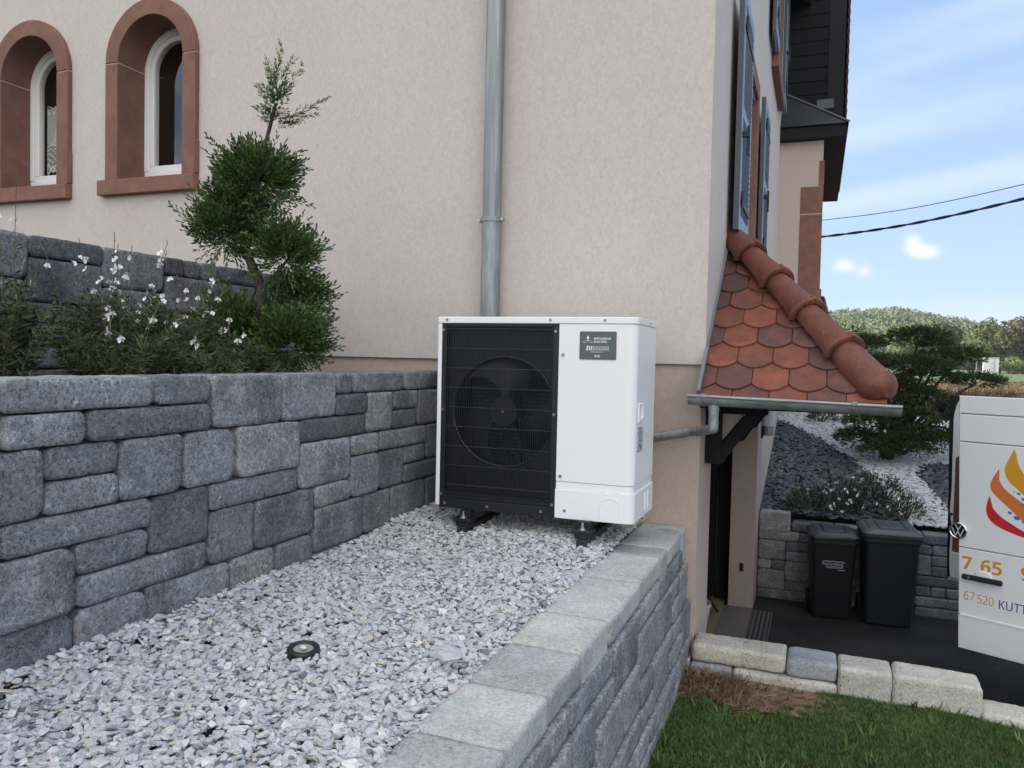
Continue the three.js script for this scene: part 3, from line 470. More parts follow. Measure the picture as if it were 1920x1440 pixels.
// a wall running along z: stones from z (nearer) to z - n * UL; face at x = face looking in +x
function stoneOn(wall, name, x0, x1, y0, y1, za, zb, m, seed, rc = 0.028, axis = 'x') {
  const g = 0.0055, w = x1 - x0, h = y1 - y0 - g, d = Math.abs(za - zb) - g * 0.8;
  const b = block(w, h, d, seed, 0.0075, axis, rc); b.rotateY(0.012 * (Rw() - 0.5)); b.translate((x0 + x1) / 2 + 0.006 * (Rw() - 0.5), (y0 + y1) / 2, (za + zb) / 2);
  return part(name, b, m, wall);
}
let seed = 100;
{ // wall between the gravel bed and the planting bed: the courses as laid
  const wall = thing('retaining_wall', 'grey block retaining wall between the gravel and the planted bed', 'stone wall');
  const top = -0.088, X = -2.12;
  const lay = [ // [z, length in units, row, rows, tone]
    [-1.53, 4, 0, 1, 2], [-2.08, 2, 0, 1, 0], [-2.37, 3, 0, 2, 2], [-2.78, 3, 0, 2, 2], [-3.19, 1, 0, 1, 0], [-3.34, 3.65, 0, 1, 0], [-3.85, 2, 0, 1, 0], [-4.13, 1.8, 0, 1, 3], [-4.38, 2, 0, 2, 0],
    [-1.53, 2, 1, 1, 2], [-1.81, 4, 1, 1, 3], [-3.19, 2, 1, 1, 5], [-3.46, 2, 1, 2, 2], [-3.73, 2, 1, 1, 0], [-4.005, 2.7, 1, 2, 3],
    [-1.39, 2, 2, 2, 0], [-1.665, 2, 2, 1, 0], [-1.935, 2, 2, 2, 0], [-2.215, 2, 2, 2, 0], [-2.495, 3, 2, 2, 4], [-2.905, 4, 2, 1, 5], [-3.73, 2, 2, 1, 3],
    [-1.665, 2, 3, 1, 2], [-2.905, 3, 3, 2, 2], [-3.315, 2, 3, 1, 4], [-3.585, 3.9, 3, 1, 0], [-4.12, 2, 3, 2, 3], [-4.39, 2, 2, 3, 0],
    [-1.53, 4, 4, 1, 0], [-2.065, 2.05, 4, 2, 3], [-2.35, 4, 4, 1, 0], [-3.315, 2, 4, 2, 0], [-3.585, 1.98, 4, 2, 3], [-3.855, 1.94, 4, 1, 0],
    [-1.36, 3.0, 5, 2, 2], [-1.775, 2.1, 5, 1, 0], [-2.35, 1.9, 5, 2, 0], [-2.605, 3, 5, 2, 0], [-3.015, 2.2, 5, 1, 4], [-3.855, 3, 5, 1, 3], [-4.27, 2.6, 5, 1, 0],
    [-1.775, 4.15, 6, 1, 0], [-3.015, 3.1, 6, 2, 0], [-3.44, 2, 6, 2, 0], [-3.715, 3, 6, 2, 3], [-4.13, 2.2, 6, 2, 0], [-4.435, 1.4, 6, 2, 3],
    [-1.36, 3.0, 7, 2, 3], [-1.775, 2.05, 7, 2, 0], [-2.055, 3, 7, 2, 0], [-2.47, 2, 7, 2, 4], [-2.745, 1.9, 7, 2, 0], [-3.01, 4, 8, 1, 4], [-3.57, 3, 8, 1, 4], [-3.99, 4, 8, 1, 0],
    [-1.12, 3, 0, 1, 0], [-1.12, 3, 1, 1, 2], [-1.12, 2, 2, 2, 0], [-1.12, 3, 4, 1, 3], [-0.95, 3, 5, 2, 0], [-0.95, 3, 7, 2, 2],
  ];
  for (const [z, n, row, rows, t] of lay) {
    const jt = Rw(), tone = t === 0 && jt < 0.22 ? 3 : t === 0 && jt > 0.85 ? 2 : t === 3 && jt < 0.3 ? 1 : t, zb = Math.max(z - n * UL, -4.645), y1 = top - row * UH, y0 = top - (row + rows) * UH;
    stoneOn(wall, 'stone', X - 0.20, X + 0.010 * (Rw() - 0.3), y0, y1, z, zb, stoneM[tone], ++seed, rows > 1 && n <= 3 ? 0.036 : 0.026);
  }
  part('backing', box(X - 0.19, X - 0.045, -1.06, top - 0.02, 1.2, -4.64), coreM, wall);
}
// random ashlar on a grid of units
function ashlar(cols, rows, R, big = true) {
  const occ = [...Array(rows)].map(() => Array(cols).fill(false)), out = [], kinds = big ? [[4, 1], [3, 2], [2, 2], [2, 1], [3, 1], [2, 2], [3, 2], [1, 1], [2, 1]] : [[3, 1], [2, 1], [2, 1], [4, 1], [1, 1], [2, 2]];
  for (let r = 0; r < rows; r++) for (let c = 0; c < cols; c++) if (!occ[r][c]) {
    for (let tr = 0; ; tr++) {
      const [w, h] = tr > 10 ? [1, 1] : kinds[Math.floor(R() * kinds.length)]; if (c + w > cols || r + h > rows) continue;
      let ok = true; for (let a = 0; a < h; a++) for (let b = 0; b < w; b++) if (occ[r + a][c + b]) ok = false; if (!ok) continue;
      for (let a = 0; a < h; a++) for (let b = 0; b < w; b++) occ[r + a][c + b] = true; out.push([c, r, w, h]); break;
    }
  }
  return out;
}
{ // outer wall of the gravel bed, beside the lawn; leans out a little towards its foot
  const wall = thing('retaining_wall', 'grey block planter wall with pale flat caps beside the lawn', 'stone wall');
  const top = -0.957, X = -0.680, lean = 0.062;
  const cuts = [-0.55, -0.96, -1.37, -1.78, -2.11, -2.46, -2.81, -3.36, -3.83, -4.03, -4.18, -4.48, -4.645];
  for (let i = 0; i + 1 < cuts.length; i++) stoneOn(wall, 'cap_stone', X - 0.262, X + 0.002, top - UH * (i % 3 === 2 ? 2 : 1) + 0.001, top + 0.008 * (Rw() - 0.5), cuts[i], cuts[i + 1], capM[[1, 0, 1, 0, 1, 2, 0, 0, 1, 2, 1, 0][i]], ++seed, 0.022, 'y');
  for (const [c, r, w, h] of ashlar(28, 7, rng(43))) {
    const za = -0.80 - c * UL, zb = Math.max(za - w * UL, -4.645), y1 = top - (r + 1) * UH, y0 = y1 - h * UH, off = lean * ((top - (y0 + y1) / 2) / 0.8); if (za < -4.6) continue;
    const under = cuts.findIndex((q, i) => i + 1 < cuts.length && i % 3 === 2 && (za + zb) / 2 < q && (za + zb) / 2 > cuts[i + 1]); if (r === 0 && h === 1 && under >= 0 && za <= cuts[under] && zb >= cuts[under + 1]) continue;
    stoneOn(wall, 'stone', X - 0.20 + off, X + off + 0.008 * (Rw() - 0.4), y0, y1, za, zb, stoneM[[2, 4, 2, 4, 2, 4, 0][Math.floor(Rw() * 7)]], ++seed, 0.026);
  }
  part('backing', box(X - 0.22, X - 0.04, -1.85, top - 0.03, 0.5, -4.64), coreM, wall);
}
{ // wall behind the planting bed
  const wall = thing('retaining_wall', 'dark grey block wall behind the flowering bed, ending at the house', 'stone wall');
  const top = 0.525, X = -3.40;
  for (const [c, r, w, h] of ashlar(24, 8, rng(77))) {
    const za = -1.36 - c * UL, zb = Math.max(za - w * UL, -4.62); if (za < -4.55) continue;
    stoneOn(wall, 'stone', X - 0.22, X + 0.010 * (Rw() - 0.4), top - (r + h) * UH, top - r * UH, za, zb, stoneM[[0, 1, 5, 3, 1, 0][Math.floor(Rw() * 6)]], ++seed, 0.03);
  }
  part('backing', box(X - 0.2, X - 0.045, -0.5, top - 0.03, 1.5, -4.6), coreM, wall);
}
{ // low edging between lawn and drive
  const wall = thing('edging_wall', 'low pale limestone coloured block edging between lawn and driveway', 'stone wall');
  const T = -1.597, f = -4.475, b = -4.70;
  const st = (x0, x1, y0, y1, z, m, turn = 0) => { const g = block(x1 - x0 - 0.004, y1 - y0 - 0.003, 0.225, ++seed, 0.026); g.rotateY(turn); g.translate((x0 + x1) / 2, (y0 + y1) / 2, z); part('stone', g, m, wall); };
  const z = (f + b) / 2;
  st(-0.615, -0.10, T - UH, T, z - 0.03, limeM[0]); st(-0.10, 0.16, T - UH, T, z - 0.02, limeM[1]); st(0.16, 0.425, T - 2 * UH, T, z, limeM[2]); st(0.425, 0.835, T - 2 * UH, T + 0.004, z + 0.01, limeM[2], -0.05);
  st(-0.615, -0.38, T - 2 * UH, T - UH, z + 0.005, limeM[1]); st(-0.38, 0.16, T - 2 * UH, T - UH, z + 0.005, limeM[0]);
  st(0.83, 1.24, T - 2.1 * UH, T - 1.05 * UH, z + 0.06, limeM[2], -0.10); st(1.24, 1.65, T - 2.1 * UH, T - 1.1 * UH, z + 0.10, limeM[0], -0.1); st(1.66, 2.1, T - 2.2 * UH, T - 1.15 * UH, z + 0.15, limeM[2], -0.1);
  part('footing', box(-0.61, 2.1, -2.6, T - 2.15 * UH, b + 0.02, f - 0.05), coreM, wall);
}
{ // wall along the foot of the bank, behind the bins
  const wall = thing('retaining_wall', 'grey block wall behind the wheelie bins at the foot of the bank', 'stone wall');
  const top = -1.655, f = -8.70;
  const put = (x0, x1, y0, y1, m) => { const g = block(x1 - x0 - 0.003, y1 - y0 - 0.003, 0.22, ++seed, 0.010, 'z', 0.022); g.translate((x0 + x1) / 2, (y0 + y1) / 2, f - 0.11); part('stone', g, m, wall); };
  put(-0.515, -0.20, top - 0.12, top + 0.085, stoneM[4]);
  const m = () => stoneM[[2, 4, 0, 3, 2][Math.floor(Rw() * 5)]];
  for (let x = -0.19; x < 6; x += 0.41) put(x, x + 0.41, top - UH, top, m());
  for (const [c, r, w, h] of ashlar(48, 7, rng(19), false)) { const x = -0.515 + c * UL; if (x > 5.8) continue; put(x, x + w * UL, top - 0.104 - (r + h) * UH, top - 0.104 - r * UH, m()); }
  part('backing', box(-0.5, 6, -2.6, top - 0.03, f - 0.21, f - 0.05), coreM, wall);
}

// ---------------------------------------------------------------- heat pump
{
  const X0 = -1.908, X1 = -0.822, ZF = -3.82, ZB = -4.30, T = 0.212, B = -0.812, GX = -1.222; // GX: edge between grille and service panel
  const hp = thing('heat_pump', 'white outdoor heat pump unit with black fan grille on the gravel', 'heat pump');
  // extrude runs in +z of the shape plane; lay it so that shape y is world z and depth is world y
  const up = (x0, x1, y0, y1, r, grow = 0) => {
    const s = new THREE.Shape(), F = ZF + grow, e = x1 + grow; s.moveTo(x0, -F); s.lineTo(e - r, -F); s.absarc(e - r, -F + r, r, -Math.PI / 2, 0, false); s.lineTo(e, -ZB); s.lineTo(e - 0.012, -ZB); s.lineTo(e - 0.012, -F + r); s.absarc(e - r, -F + r, r - 0.012, 0, -Math.PI / 2, true); s.lineTo(x0, -F + 0.012); s.closePath();
    const g = new THREE.ExtrudeGeometry(s, { depth: y1 - y0 - 0.006, bevelEnabled: true, bevelThickness: 0.003, bevelSize: 0.003, bevelOffset: -0.003, bevelSegments: 2, curveSegments: 14 }); g.rotateX(-Math.PI / 2); g.translate(0, y0 + 0.003, 0); return g;
  };
  part('service_panel', up(GX, X1, B + 0.188, T - 0.034, 0.045), whiteM, hp);
  const low = part('lower_panel', [up(GX - 0.002, X1, B, B + 0.150, 0.045, 0.004), up(GX, X1, B + 0.150, B + 0.186, 0.045, -0.003)], whiteM, hp);
  { const k = new THREE.CatmullRomCurve3([V(-0.985, B + 0.012, 0), V(-0.985, B + 0.09, 0), V(-0.965, B + 0.115, 0), V(-0.93, B + 0.122, 0), V(-0.90, B + 0.112, 0), V(-0.89, B + 0.09, 0), V(-0.89, B + 0.012, 0)]); part('knockout', [new THREE.TubeGeometry(k, 40, 0.002, 5).translate(0, 0, ZF + 0.0045), ...[-0.975, -0.90].map((x) => new THREE.TorusGeometry(0.014, 0.0016, 5, 20).translate(x, B + 0.142, ZF + 0.0035))], whiteM, low); }
  part('side_panel', [box(X0, X0 + 0.024, B + 0.008, T - 0.034, ZB, ZF, 0.006)], whiteM, hp);
  part('top_panel', (() => { const s = new THREE.Shape(), x0 = X0 - 0.003, x1 = X1 + 0.003, r = 0.046; s.moveTo(x0 + 0.008, -ZF - 0.004); s.lineTo(x1 - r, -ZF - 0.004); s.absarc(x1 - r, -ZF - 0.004 + r, r, -Math.PI / 2, 0, false); s.lineTo(x1, -ZB + 0.003); s.lineTo(x0, -ZB + 0.003); s.lineTo(x0, -ZF + 0.004); s.closePath(); const g = new THREE.ExtrudeGeometry(s, { depth: 0.026, bevelEnabled: true, bevelThickness: 0.004, bevelSize: 0.004, bevelOffset: -0.004, bevelSegments: 3, curveSegments: 14 }); g.rotateX(-Math.PI / 2); g.translate(0, T - 0.029, 0); return g; })(), whiteM, hp);
  // black front frame
  part('front_frame', [box(X0 + 0.0245, X0 + 0.050, B + 0.05, T - 0.0345, ZF - 0.03, ZF - 0.002, 0.003), box(GX - 0.034, GX - 0.0005, B + 0.05, T - 0.0345, ZF - 0.03, ZF - 0.001, 0.003), box(X0 + 0.05, GX - 0.034, T - 0.052, T - 0.0345, ZF - 0.03, ZF - 0.002, 0.003), box(X0 + 0.05, GX - 0.034, B + 0.052, B + 0.085, ZF - 0.03, ZF - 0.002, 0.003)], blackM, hp);
  part('base_pan', [box(X0 + 0.024, GX, B - 0.004, B + 0.05, ZB, ZF - 0.002, 0.004)], blackM, hp);
  // fan grille
  const wires = [], gx0 = X0 + 0.05, gx1 = GX - 0.034, n = 58;
  for (let i = 0; i < n; i++) { const x = mix(gx0 + 0.004, gx1 - 0.004, i / (n - 1)); wires.push(rod([x, B + 0.07, ZF + 0.001], [x, T - 0.045, ZF + 0.001], 0.0021, 0.0021, 5, false)); }
  const grille = part('grille', wires, mat([0.012, 0.012, 0.014], 0.35), hp); grille.userData.kind = 'stuff';
  const hor = []; for (let i = 0; i < 9; i++) { const y = T - 0.062 - i * 0.1045; hor.push(rod([gx0, y, ZF - 0.002], [gx1, y, ZF - 0.002], 0.0022, 0.0022, 6, false)); }
  part('grille_crossbar', hor, mat([0.07, 0.07, 0.075], 0.3), hp);
  // shroud with a round orifice
  const fx = -1.535, fy = -0.285, fr = 0.292;
  const sh = new THREE.Shape([[X0 + 0.03, B + 0.05], [GX - 0.004, B + 0.05], [GX - 0.004, T - 0.04], [X0 + 0.03, T - 0.04]].map((q) => new THREE.Vector2(...q))); const hole = new THREE.Path(); hole.absarc(fx, fy, fr, 0, 2 * Math.PI, true); sh.holes.push(hole);
  part('shroud', extr(sh, 0.006, { curve: 48 }).translate(0, 0, ZF - 0.05), blackM, hp);
  part('fan_tunnel', new THREE.CylinderGeometry(fr, fr, 0.12, 64, 1, true).rotateX(Math.PI / 2).translate(fx, fy, ZF - 0.11), mat([0.015, 0.015, 0.016], 0.3, { side: THREE.DoubleSide }), hp);
  part('orifice', [new THREE.TorusGeometry(fr, 0.008, 8, 64).translate(fx, fy, ZF - 0.042)], mat([0.035, 0.035, 0.037], 0.22, { side: THREE.DoubleSide }), hp);
  const fan = part('fan_hub', [new THREE.CylinderGeometry(0.078, 0.085, 0.10, 40).rotateX(Math.PI / 2).translate(fx, fy, ZF - 0.09)], mat([0.014, 0.014, 0.015], 0.55), hp);
  part('hub_nut', new THREE.CylinderGeometry(0.008, 0.008, 0.014, 6).rotateX(Math.PI / 2).translate(fx, fy, ZF - 0.036), steelM, fan);
  for (let k = 0; k < 3; k++) { // scooped blades
    const pos = [], idx = [], na = 18, nr = 10;
    for (let j = 0; j <= nr; j++) for (let i = 0; i <= na; i++) { const r = mix(0.072, 0.278, j / nr), w = mix(0.80, 1.25, Math.sin(j / nr * 1.5)), a = (i / na - 0.5) * w + k * 2.094 - 0.75 + 0.5 * (j / nr) ** 2; pos.push(fx + r * Math.cos(a), fy + r * Math.sin(a), ZF - 0.10 + 0.075 * (i / na - 0.5) + 0.02 * Math.sin(i / na * Math.PI)); }
    for (let j = 0; j < nr; j++) for (let i = 0; i < na; i++) { const a = j * (na + 1) + i, b = a + na + 1; idx.push(a, a + 1, b, a + 1, b + 1, b); }
    const g = new THREE.BufferGeometry(); g.setAttribute('position', new THREE.Float32BufferAttribute(pos, 3)); g.setIndex(idx); g.computeVertexNormals(); part('fan_blade', boxUV(g), mat([0.011, 0.011, 0.012], 0.5, { side: THREE.DoubleSide }), fan);
  }
  part('motor_bracket', [box(fx - 0.05, fx - 0.03, B + 0.06, T - 0.05, ZF - 0.20, ZF - 0.18), box(fx + 0.03, fx + 0.05, B + 0.06, T - 0.05, ZF - 0.20, ZF - 0.18)], blackM, hp);
  // coil at the back: bluish fins in rows
  const coil = part('coil', box(X0 + 0.03, GX, B + 0.05, T - 0.04, ZB + 0.05, ZB + 0.06), mat([0.05, 0.09, 0.13], 0.6), hp);
  const fins = []; for (let y = B + 0.07; y < T - 0.06; y += 0.0215) fins.push(rod([X0 + 0.03, y, ZB + 0.068], [GX, y, ZB + 0.068], 0.005, 0.005, 6, false)); part('coil_tubes', fins, mat([0.15, 0.24, 0.31], 0.4), coil);
  part('inner_wall', [box(GX - 0.003, GX - 0.001, B + 0.05, T - 0.04, ZB, ZF - 0.03), box(X0 + 0.0245, X0 + 0.027, B + 0.05, T - 0.04, ZB + 0.02, ZF - 0.03), box(X0 + 0.028, GX - 0.004, T - 0.045, T - 0.0425, ZB + 0.02, ZF - 0.03)], blackM, hp);
  part('back_grid', [box(X0 + 0.024, GX, B, T - 0.03, ZB, ZB + 0.012), box(GX, X1 - 0.013, B + 0.02, T - 0.04, ZB + 0.002, ZB + 0.012)], mat([0.3, 0.3, 0.31], 0.5), hp);
  // name plate
  const c = document.createElement('canvas'); c.width = 512; c.height = 420; const x = c.getContext('2d');
  x.fillStyle = '#575f60'; x.fillRect(0, 0, 512, 420); x.fillStyle = '#e6eaec'; x.strokeStyle = '#e6eaec';
  const dia = (px, py, a, fill) => { x.save(); x.translate(px, py); x.rotate(a); x.beginPath(); x.moveTo(0, 0); x.lineTo(20, -36); x.lineTo(0, -72); x.lineTo(-20, -36); x.closePath(); fill ? x.fill() : (x.lineWidth = 4, x.stroke()); x.restore(); };
  dia(116, 132, 0, true); dia(116, 132, 2.094, false); dia(116, 132, -2.094, false);
  x.font = 'bold 42px sans-serif'; x.fillText('MITSUBISHI', 196, 122, 262); x.fillText('ELECTRIC', 196, 168, 224);
  x.font = 'bold 84px sans-serif'; x.lineWidth = 3.5; x.strokeText('ZUBADAN', 92, 280, 320); x.font = 'bold 84px sans-serif'; x.save(); x.beginPath(); x.rect(80, 200, 90, 100); x.clip(); x.fillText('ZUBADAN', 92, 280, 320); x.restore();
  x.font = 'italic 24px sans-serif'; x.fillText('New Generation', 160, 314); x.font = 'bold 44px sans-serif'; x.fillText('R32', 210, 384);
  const ct = new THREE.CanvasTexture(c); ct.colorSpace = THREE.SRGBColorSpace;
  const bs = new THREE.Shape(), bw = 0.094, bh = 0.070, br = 0.006; bs.moveTo(-bw + br, -bh); bs.lineTo(bw - br, -bh); bs.quadraticCurveTo(bw, -bh, bw, -bh + br); bs.lineTo(bw, bh - br); bs.quadraticCurveTo(bw, bh, bw - br, bh); bs.lineTo(-bw + br, bh); bs.quadraticCurveTo(-bw, bh, -bw, bh - br); bs.lineTo(-bw, -bh + br); bs.quadraticCurveTo(-bw, -bh, -bw + br, -bh);
  const bg = new THREE.ExtrudeGeometry(bs, { depth: 0.003, bevelEnabled: false }); { const p = bg.attributes.position, uv = bg.attributes.uv; for (let i = 0; i < p.count; i++) uv.setXY(i, (p.getX(i) + bw) / (2 * bw), (p.getY(i) + bh) / (2 * bh)); }
  part('name_plate', bg.translate(-1.0185, 0.071, ZF + 0.001), mat([1, 1, 1], 0.4, { map: ct }), hp);
  // screws
  for (const [sx, sy] of [[X0 + 0.055, T - 0.015], [-1.27, T - 0.015], [-0.985, T - 0.015], [X0 + 0.036, T - 0.07], [GX - 0.018, T - 0.072], [GX - 0.018, -0.285], [X0 + 0.036, -0.285], [X0 + 0.036, B + 0.07], [GX - 0.018, B + 0.063], [X0 + 0.06, B + 0.022], [-1.60, B + 0.022], [-1.30, B + 0.024], [GX + 0.022, T - 0.19], [GX + 0.022, B + 0.215], [GX + 0.05, B + 0.04]]) part('screw', new THREE.CylinderGeometry(0.0075, 0.0085, 0.006, 14).rotateX(Math.PI / 2).translate(sx, sy, ZF + 0.004), mat([0.33, 0.34, 0.35], 0.35, { metalness: 0.8 }), hp);
  part('screw', new THREE.CylinderGeometry(0.0075, 0.0085, 0.006, 14).rotateZ(Math.PI / 2).translate(X1 + 0.005, T - 0.015, -4.12), steelM, hp);
  // grip and rating label on the side
  const gr = part('grip', [box(X1 - 0.002, X1 + 0.007, -0.225, -0.215, -4.0, -3.89, 0.003), box(X1 - 0.002, X1 + 0.007, -0.31, -0.29, -4.0, -3.89, 0.003), box(X1 - 0.002, X1 + 0.007, -0.29, -0.225, -4.0, -3.985, 0.003), box(X1 - 0.002, X1 + 0.007, -0.29, -0.225, -3.905, -3.89, 0.003)], whiteM, hp);
  void gr;
  part('rating_label', box(X1 + 0.0005, X1 + 0.002, -0.46, -0.335, -4.02, -3.90), mat([0.62, 0.63, 0.64], 0.5, { map: tex([128, 128], gray((u, v) => (hash(Math.floor(u * 18), Math.floor(v * 26), 3) > 0.55 && u > 0.08 && u < 0.92 ? 0.35 : 1)), true, 8) }), hp);
  part('side_rib', [box(X1 + 0.003, X1 + 0.008, B + 0.03, B + 0.12, -4.10, -4.09, 0.002), box(X1 + 0.003, X1 + 0.008, B + 0.03, B + 0.12, -4.17, -4.16, 0.002)], whiteM, low);
  // mounting rails with bolts
  for (const rx of [-1.712, -1.060]) {
    const rail = part('mounting_rail', [box(rx - 0.024, rx + 0.024, -0.945, -0.893, -4.42, -3.74, 0.004)], mat([0.022, 0.022, 0.024], 0.5), hp);
    for (const z of [-3.79, -4.25]) { part('rail_foot', [box(rx - 0.035, rx + 0.035, -0.893, -0.868, z - 0.045, z + 0.045, 0.006), box(rx - 0.05, rx + 0.05, -0.868, -0.848, z - 0.045, z + 0.05, 0.004), box(rx - 0.03, rx + 0.03, -0.848, B, z - 0.045, z + 0.005)], blackM, rail); part('bolt', [rod([rx, -0.85, z + 0.025], [rx, -0.815, z + 0.025], 0.007, 0.007, 10), rod([rx, -0.848, z + 0.025], [rx, -0.836, z + 0.025], 0.014, 0.014, 6), rod([rx, -0.8485, z + 0.025], [rx, -0.845, z + 0.025], 0.022, 0.022, 16)], steelM, rail); }
  }
}
{ // recessed garden spotlight in the gravel
  const s = thing('garden_spotlight', 'black round recessed spotlight lying in the pale gravel', 'garden light', [-1.492, GRAVEL + 0.034, -2.075]);
  s.rotation.set(0.10, 0, -0.08);
  part('rim', new THREE.LatheGeometry([[0.030, -0.06], [0.052, -0.05], [0.052, 0.0], [0.050, 0.006], [0.044, 0.009], [0.034, 0.007], [0.031, 0.001]].map((q) => new THREE.Vector2(...q)), 40), blackM, s);
  part('lens', new THREE.CylinderGeometry(0.032, 0.032, 0.002, 32).translate(0, 0.001, 0), mat([0.30, 0.30, 0.28], 0.15), s);
  const pb = new THREE.IcosahedronGeometry(0.012, 1).scale(1, 0.6, 0.8).translate(0.004, 0.010, 0.006); const st = part('pebble', pb, mat([0.62, 0.60, 0.55], 0.9), s, 'small pale pebble lying on the lens'); void st;
}
// ---------------------------------------------------------------- pale gravel
function chip(seed, flat = 0.6, n = 15) { // angular crushed stone: hull of random points
  const R = rng(seed), pts = [], sx = 0.8 + 0.5 * R(), sz = 0.7 + 0.4 * R();
  for (let i = 0; i < n; i++) { const a = R() * 6.283, y = R() * 2 - 1, r = Math.sqrt(1 - y * y) * (0.85 + 0.25 * R()); pts.push(V(r * Math.cos(a) * sx, y * flat, r * Math.sin(a) * sz)); }
  const g = new ConvexGeometry(pts); g.computeVertexNormals(); return boxUV(g, 0.9);
}
const chipMap = tex(256, gray((u, v) => 0.9 + 0.25 * (pf(u * 6, v * 6, 6, 6, 4, 4) - 0.5) + 0.1 * (pn(u * 60, v * 60, 60, 60, 3) - 0.5)));
const chipM = mat([1, 1, 1], 0.75, { map: chipMap });
function scatter(name, label, category, geos, count, place, colour, m = chipM) { // instanced chips, one object
  const top = new THREE.Group(); top.name = numbered(name); tag(top, label, category, null, 'stuff'); scene.add(top);
  const n = Math.ceil(count / geos.length), mx = new THREE.Matrix4(), q = new THREE.Quaternion(), e = new THREE.Euler(); let k = 0;
  geos.forEach((g) => { const im = new THREE.InstancedMesh(g, m, n); let used = 0; for (let i = 0; i < n; i++) { const t = place(k++); if (!t) continue; e.set(...t.rot); q.setFromEuler(e); mx.compose(V(...t.pos), q, V(...t.scale)); im.setMatrixAt(used, mx); im.setColorAt(used, colour(t)); used++; } im.count = used; im.name = numbered(name + '_chips'); im.userData.kind = 'stuff'; im.castShadow = im.receiveShadow = true; top.add(im); });
  return top;
}
const palette = (R, list) => { const q = R(); let s = 0; for (const [w, c, j] of list) { s += w; if (q <= s) { const k = 1 + (j || 0.12) * (R() - 0.5) * 2; return lin(c[0] * k, c[1] * k, c[2] * k); } } return lin(...list[0][1]); };
{
  const R = rng(909), geos = [1, 2, 3, 4, 5, 6, 7, 8].map((s) => chip(s * 7, s % 2 ? 0.55 : 0.38, 11 + s));
  const tones = [[0.42, [0.58, 0.597, 0.615], 0.11], [0.27, [0.655, 0.665, 0.67], 0.07], [0.18, [0.48, 0.50, 0.525], 0.13], [0.06, [0.80, 0.80, 0.79], 0.05], [0.045, [0.62, 0.57, 0.49], 0.12], [0.035, [0.22, 0.24, 0.27], 0.3]];
  scatter('gravel', 'pale grey crushed marble gravel filling the bed before the heat pump', 'gravel', geos, 34000, () => {
    const z = -0.75 - 3.87 * R(), x = -2.115 + 1.185 * R(), near = step(-4.6, -1.2, z);
    const s = (0.0085 + 0.009 * Math.pow(R(), 1.5) + (R() > 0.985 ? 0.008 : 0)) * mix(1.0, 1.05, near), lay = R();
    if (Math.hypot(x + 1.492, z + 2.075) < 0.056) return null;
    const heap = 0.03 * (fbm3(x * 3, 1, z * 3, 2) - 0.5) + 0.03 * step(-1.95, -2.1, x) + 0.03 * step(-4.0, -4.6, z) * step(-1.5, -1.9, x) + 0.038 * step(-3.3, -3.85, z) - 0.012 * step(-1.15, -0.95, x);
    return { pos: [x, GRAVEL + heap + 0.003 + 0.022 * lay, z], rot: [(R() - 0.5) * 1.15, R() * 6.28, (R() - 0.5) * 1.15], scale: [s * (0.9 + 0.7 * R()), s * (0.75 + 0.5 * R()), s * (0.9 + 0.4 * R())] };
  }, () => palette(R, tones));
}
{ // the one big flake near the cap stones
  const g = chip(55, 0.28, 24).scale(0.055, 0.05, 0.036); g.rotateZ(-0.12); g.rotateX(0.35);
  const s = part('stone', g.translate(-1.035, GRAVEL + 0.062, -2.17), mat([0.50, 0.51, 0.52], 0.85, { map: chipMap }), scene); tag(s, 'largest flat grey stone flake on the gravel, near the cap stones', 'stone');
}

// ---------------------------------------------------------------- foliage
class Leaves { // collects thin blades into one mesh
  constructor() { this.p = []; this.n = []; this.c = []; }
  tri(a, b, c, n, col) { for (const q of [a, b, c]) { this.p.push(q.x, q.y, q.z); this.n.push(n.x, n.y, n.z); this.c.push(col[0], col[1], col[2]); } }
  blade(at, dir, len, w, side, col, bend = 0) { // pointed leaf, two halves folded along the midrib
    const tip = at.clone().addScaledVector(dir, len), mid = at.clone().addScaledVector(dir, len * 0.45), nrm = V().crossVectors(side, dir).normalize();
    mid.addScaledVector(nrm, bend * len * 0.5); const a = mid.clone().addScaledVector(side, w / 2), b = mid.clone().addScaledVector(side, -w / 2);
    this.tri(at, a, tip, nrm, col); this.tri(at, tip, b, nrm, col);
  }
  geo() { const g = new THREE.BufferGeometry(); g.setAttribute('position', new THREE.Float32BufferAttribute(this.p, 3)); g.setAttribute('normal', new THREE.Float32BufferAttribute(this.n, 3)); g.setAttribute('color', new THREE.Float32BufferAttribute(this.c, 3)); return g; }
}
const leafM = (o = {}) => new THREE.MeshStandardMaterial({ color: 0xffffff, vertexColors: true, roughness: 0.75, side: THREE.DoubleSide, ...o });
const greenM = leafM();
const rv = (R) => { const a = R() * 6.283, z = R() * 2 - 1, r = Math.sqrt(1 - z * z); return V(r * Math.cos(a), z, r * Math.sin(a)); };
const perp = (d, R) => V().crossVectors(d, rv(R)).normalize();
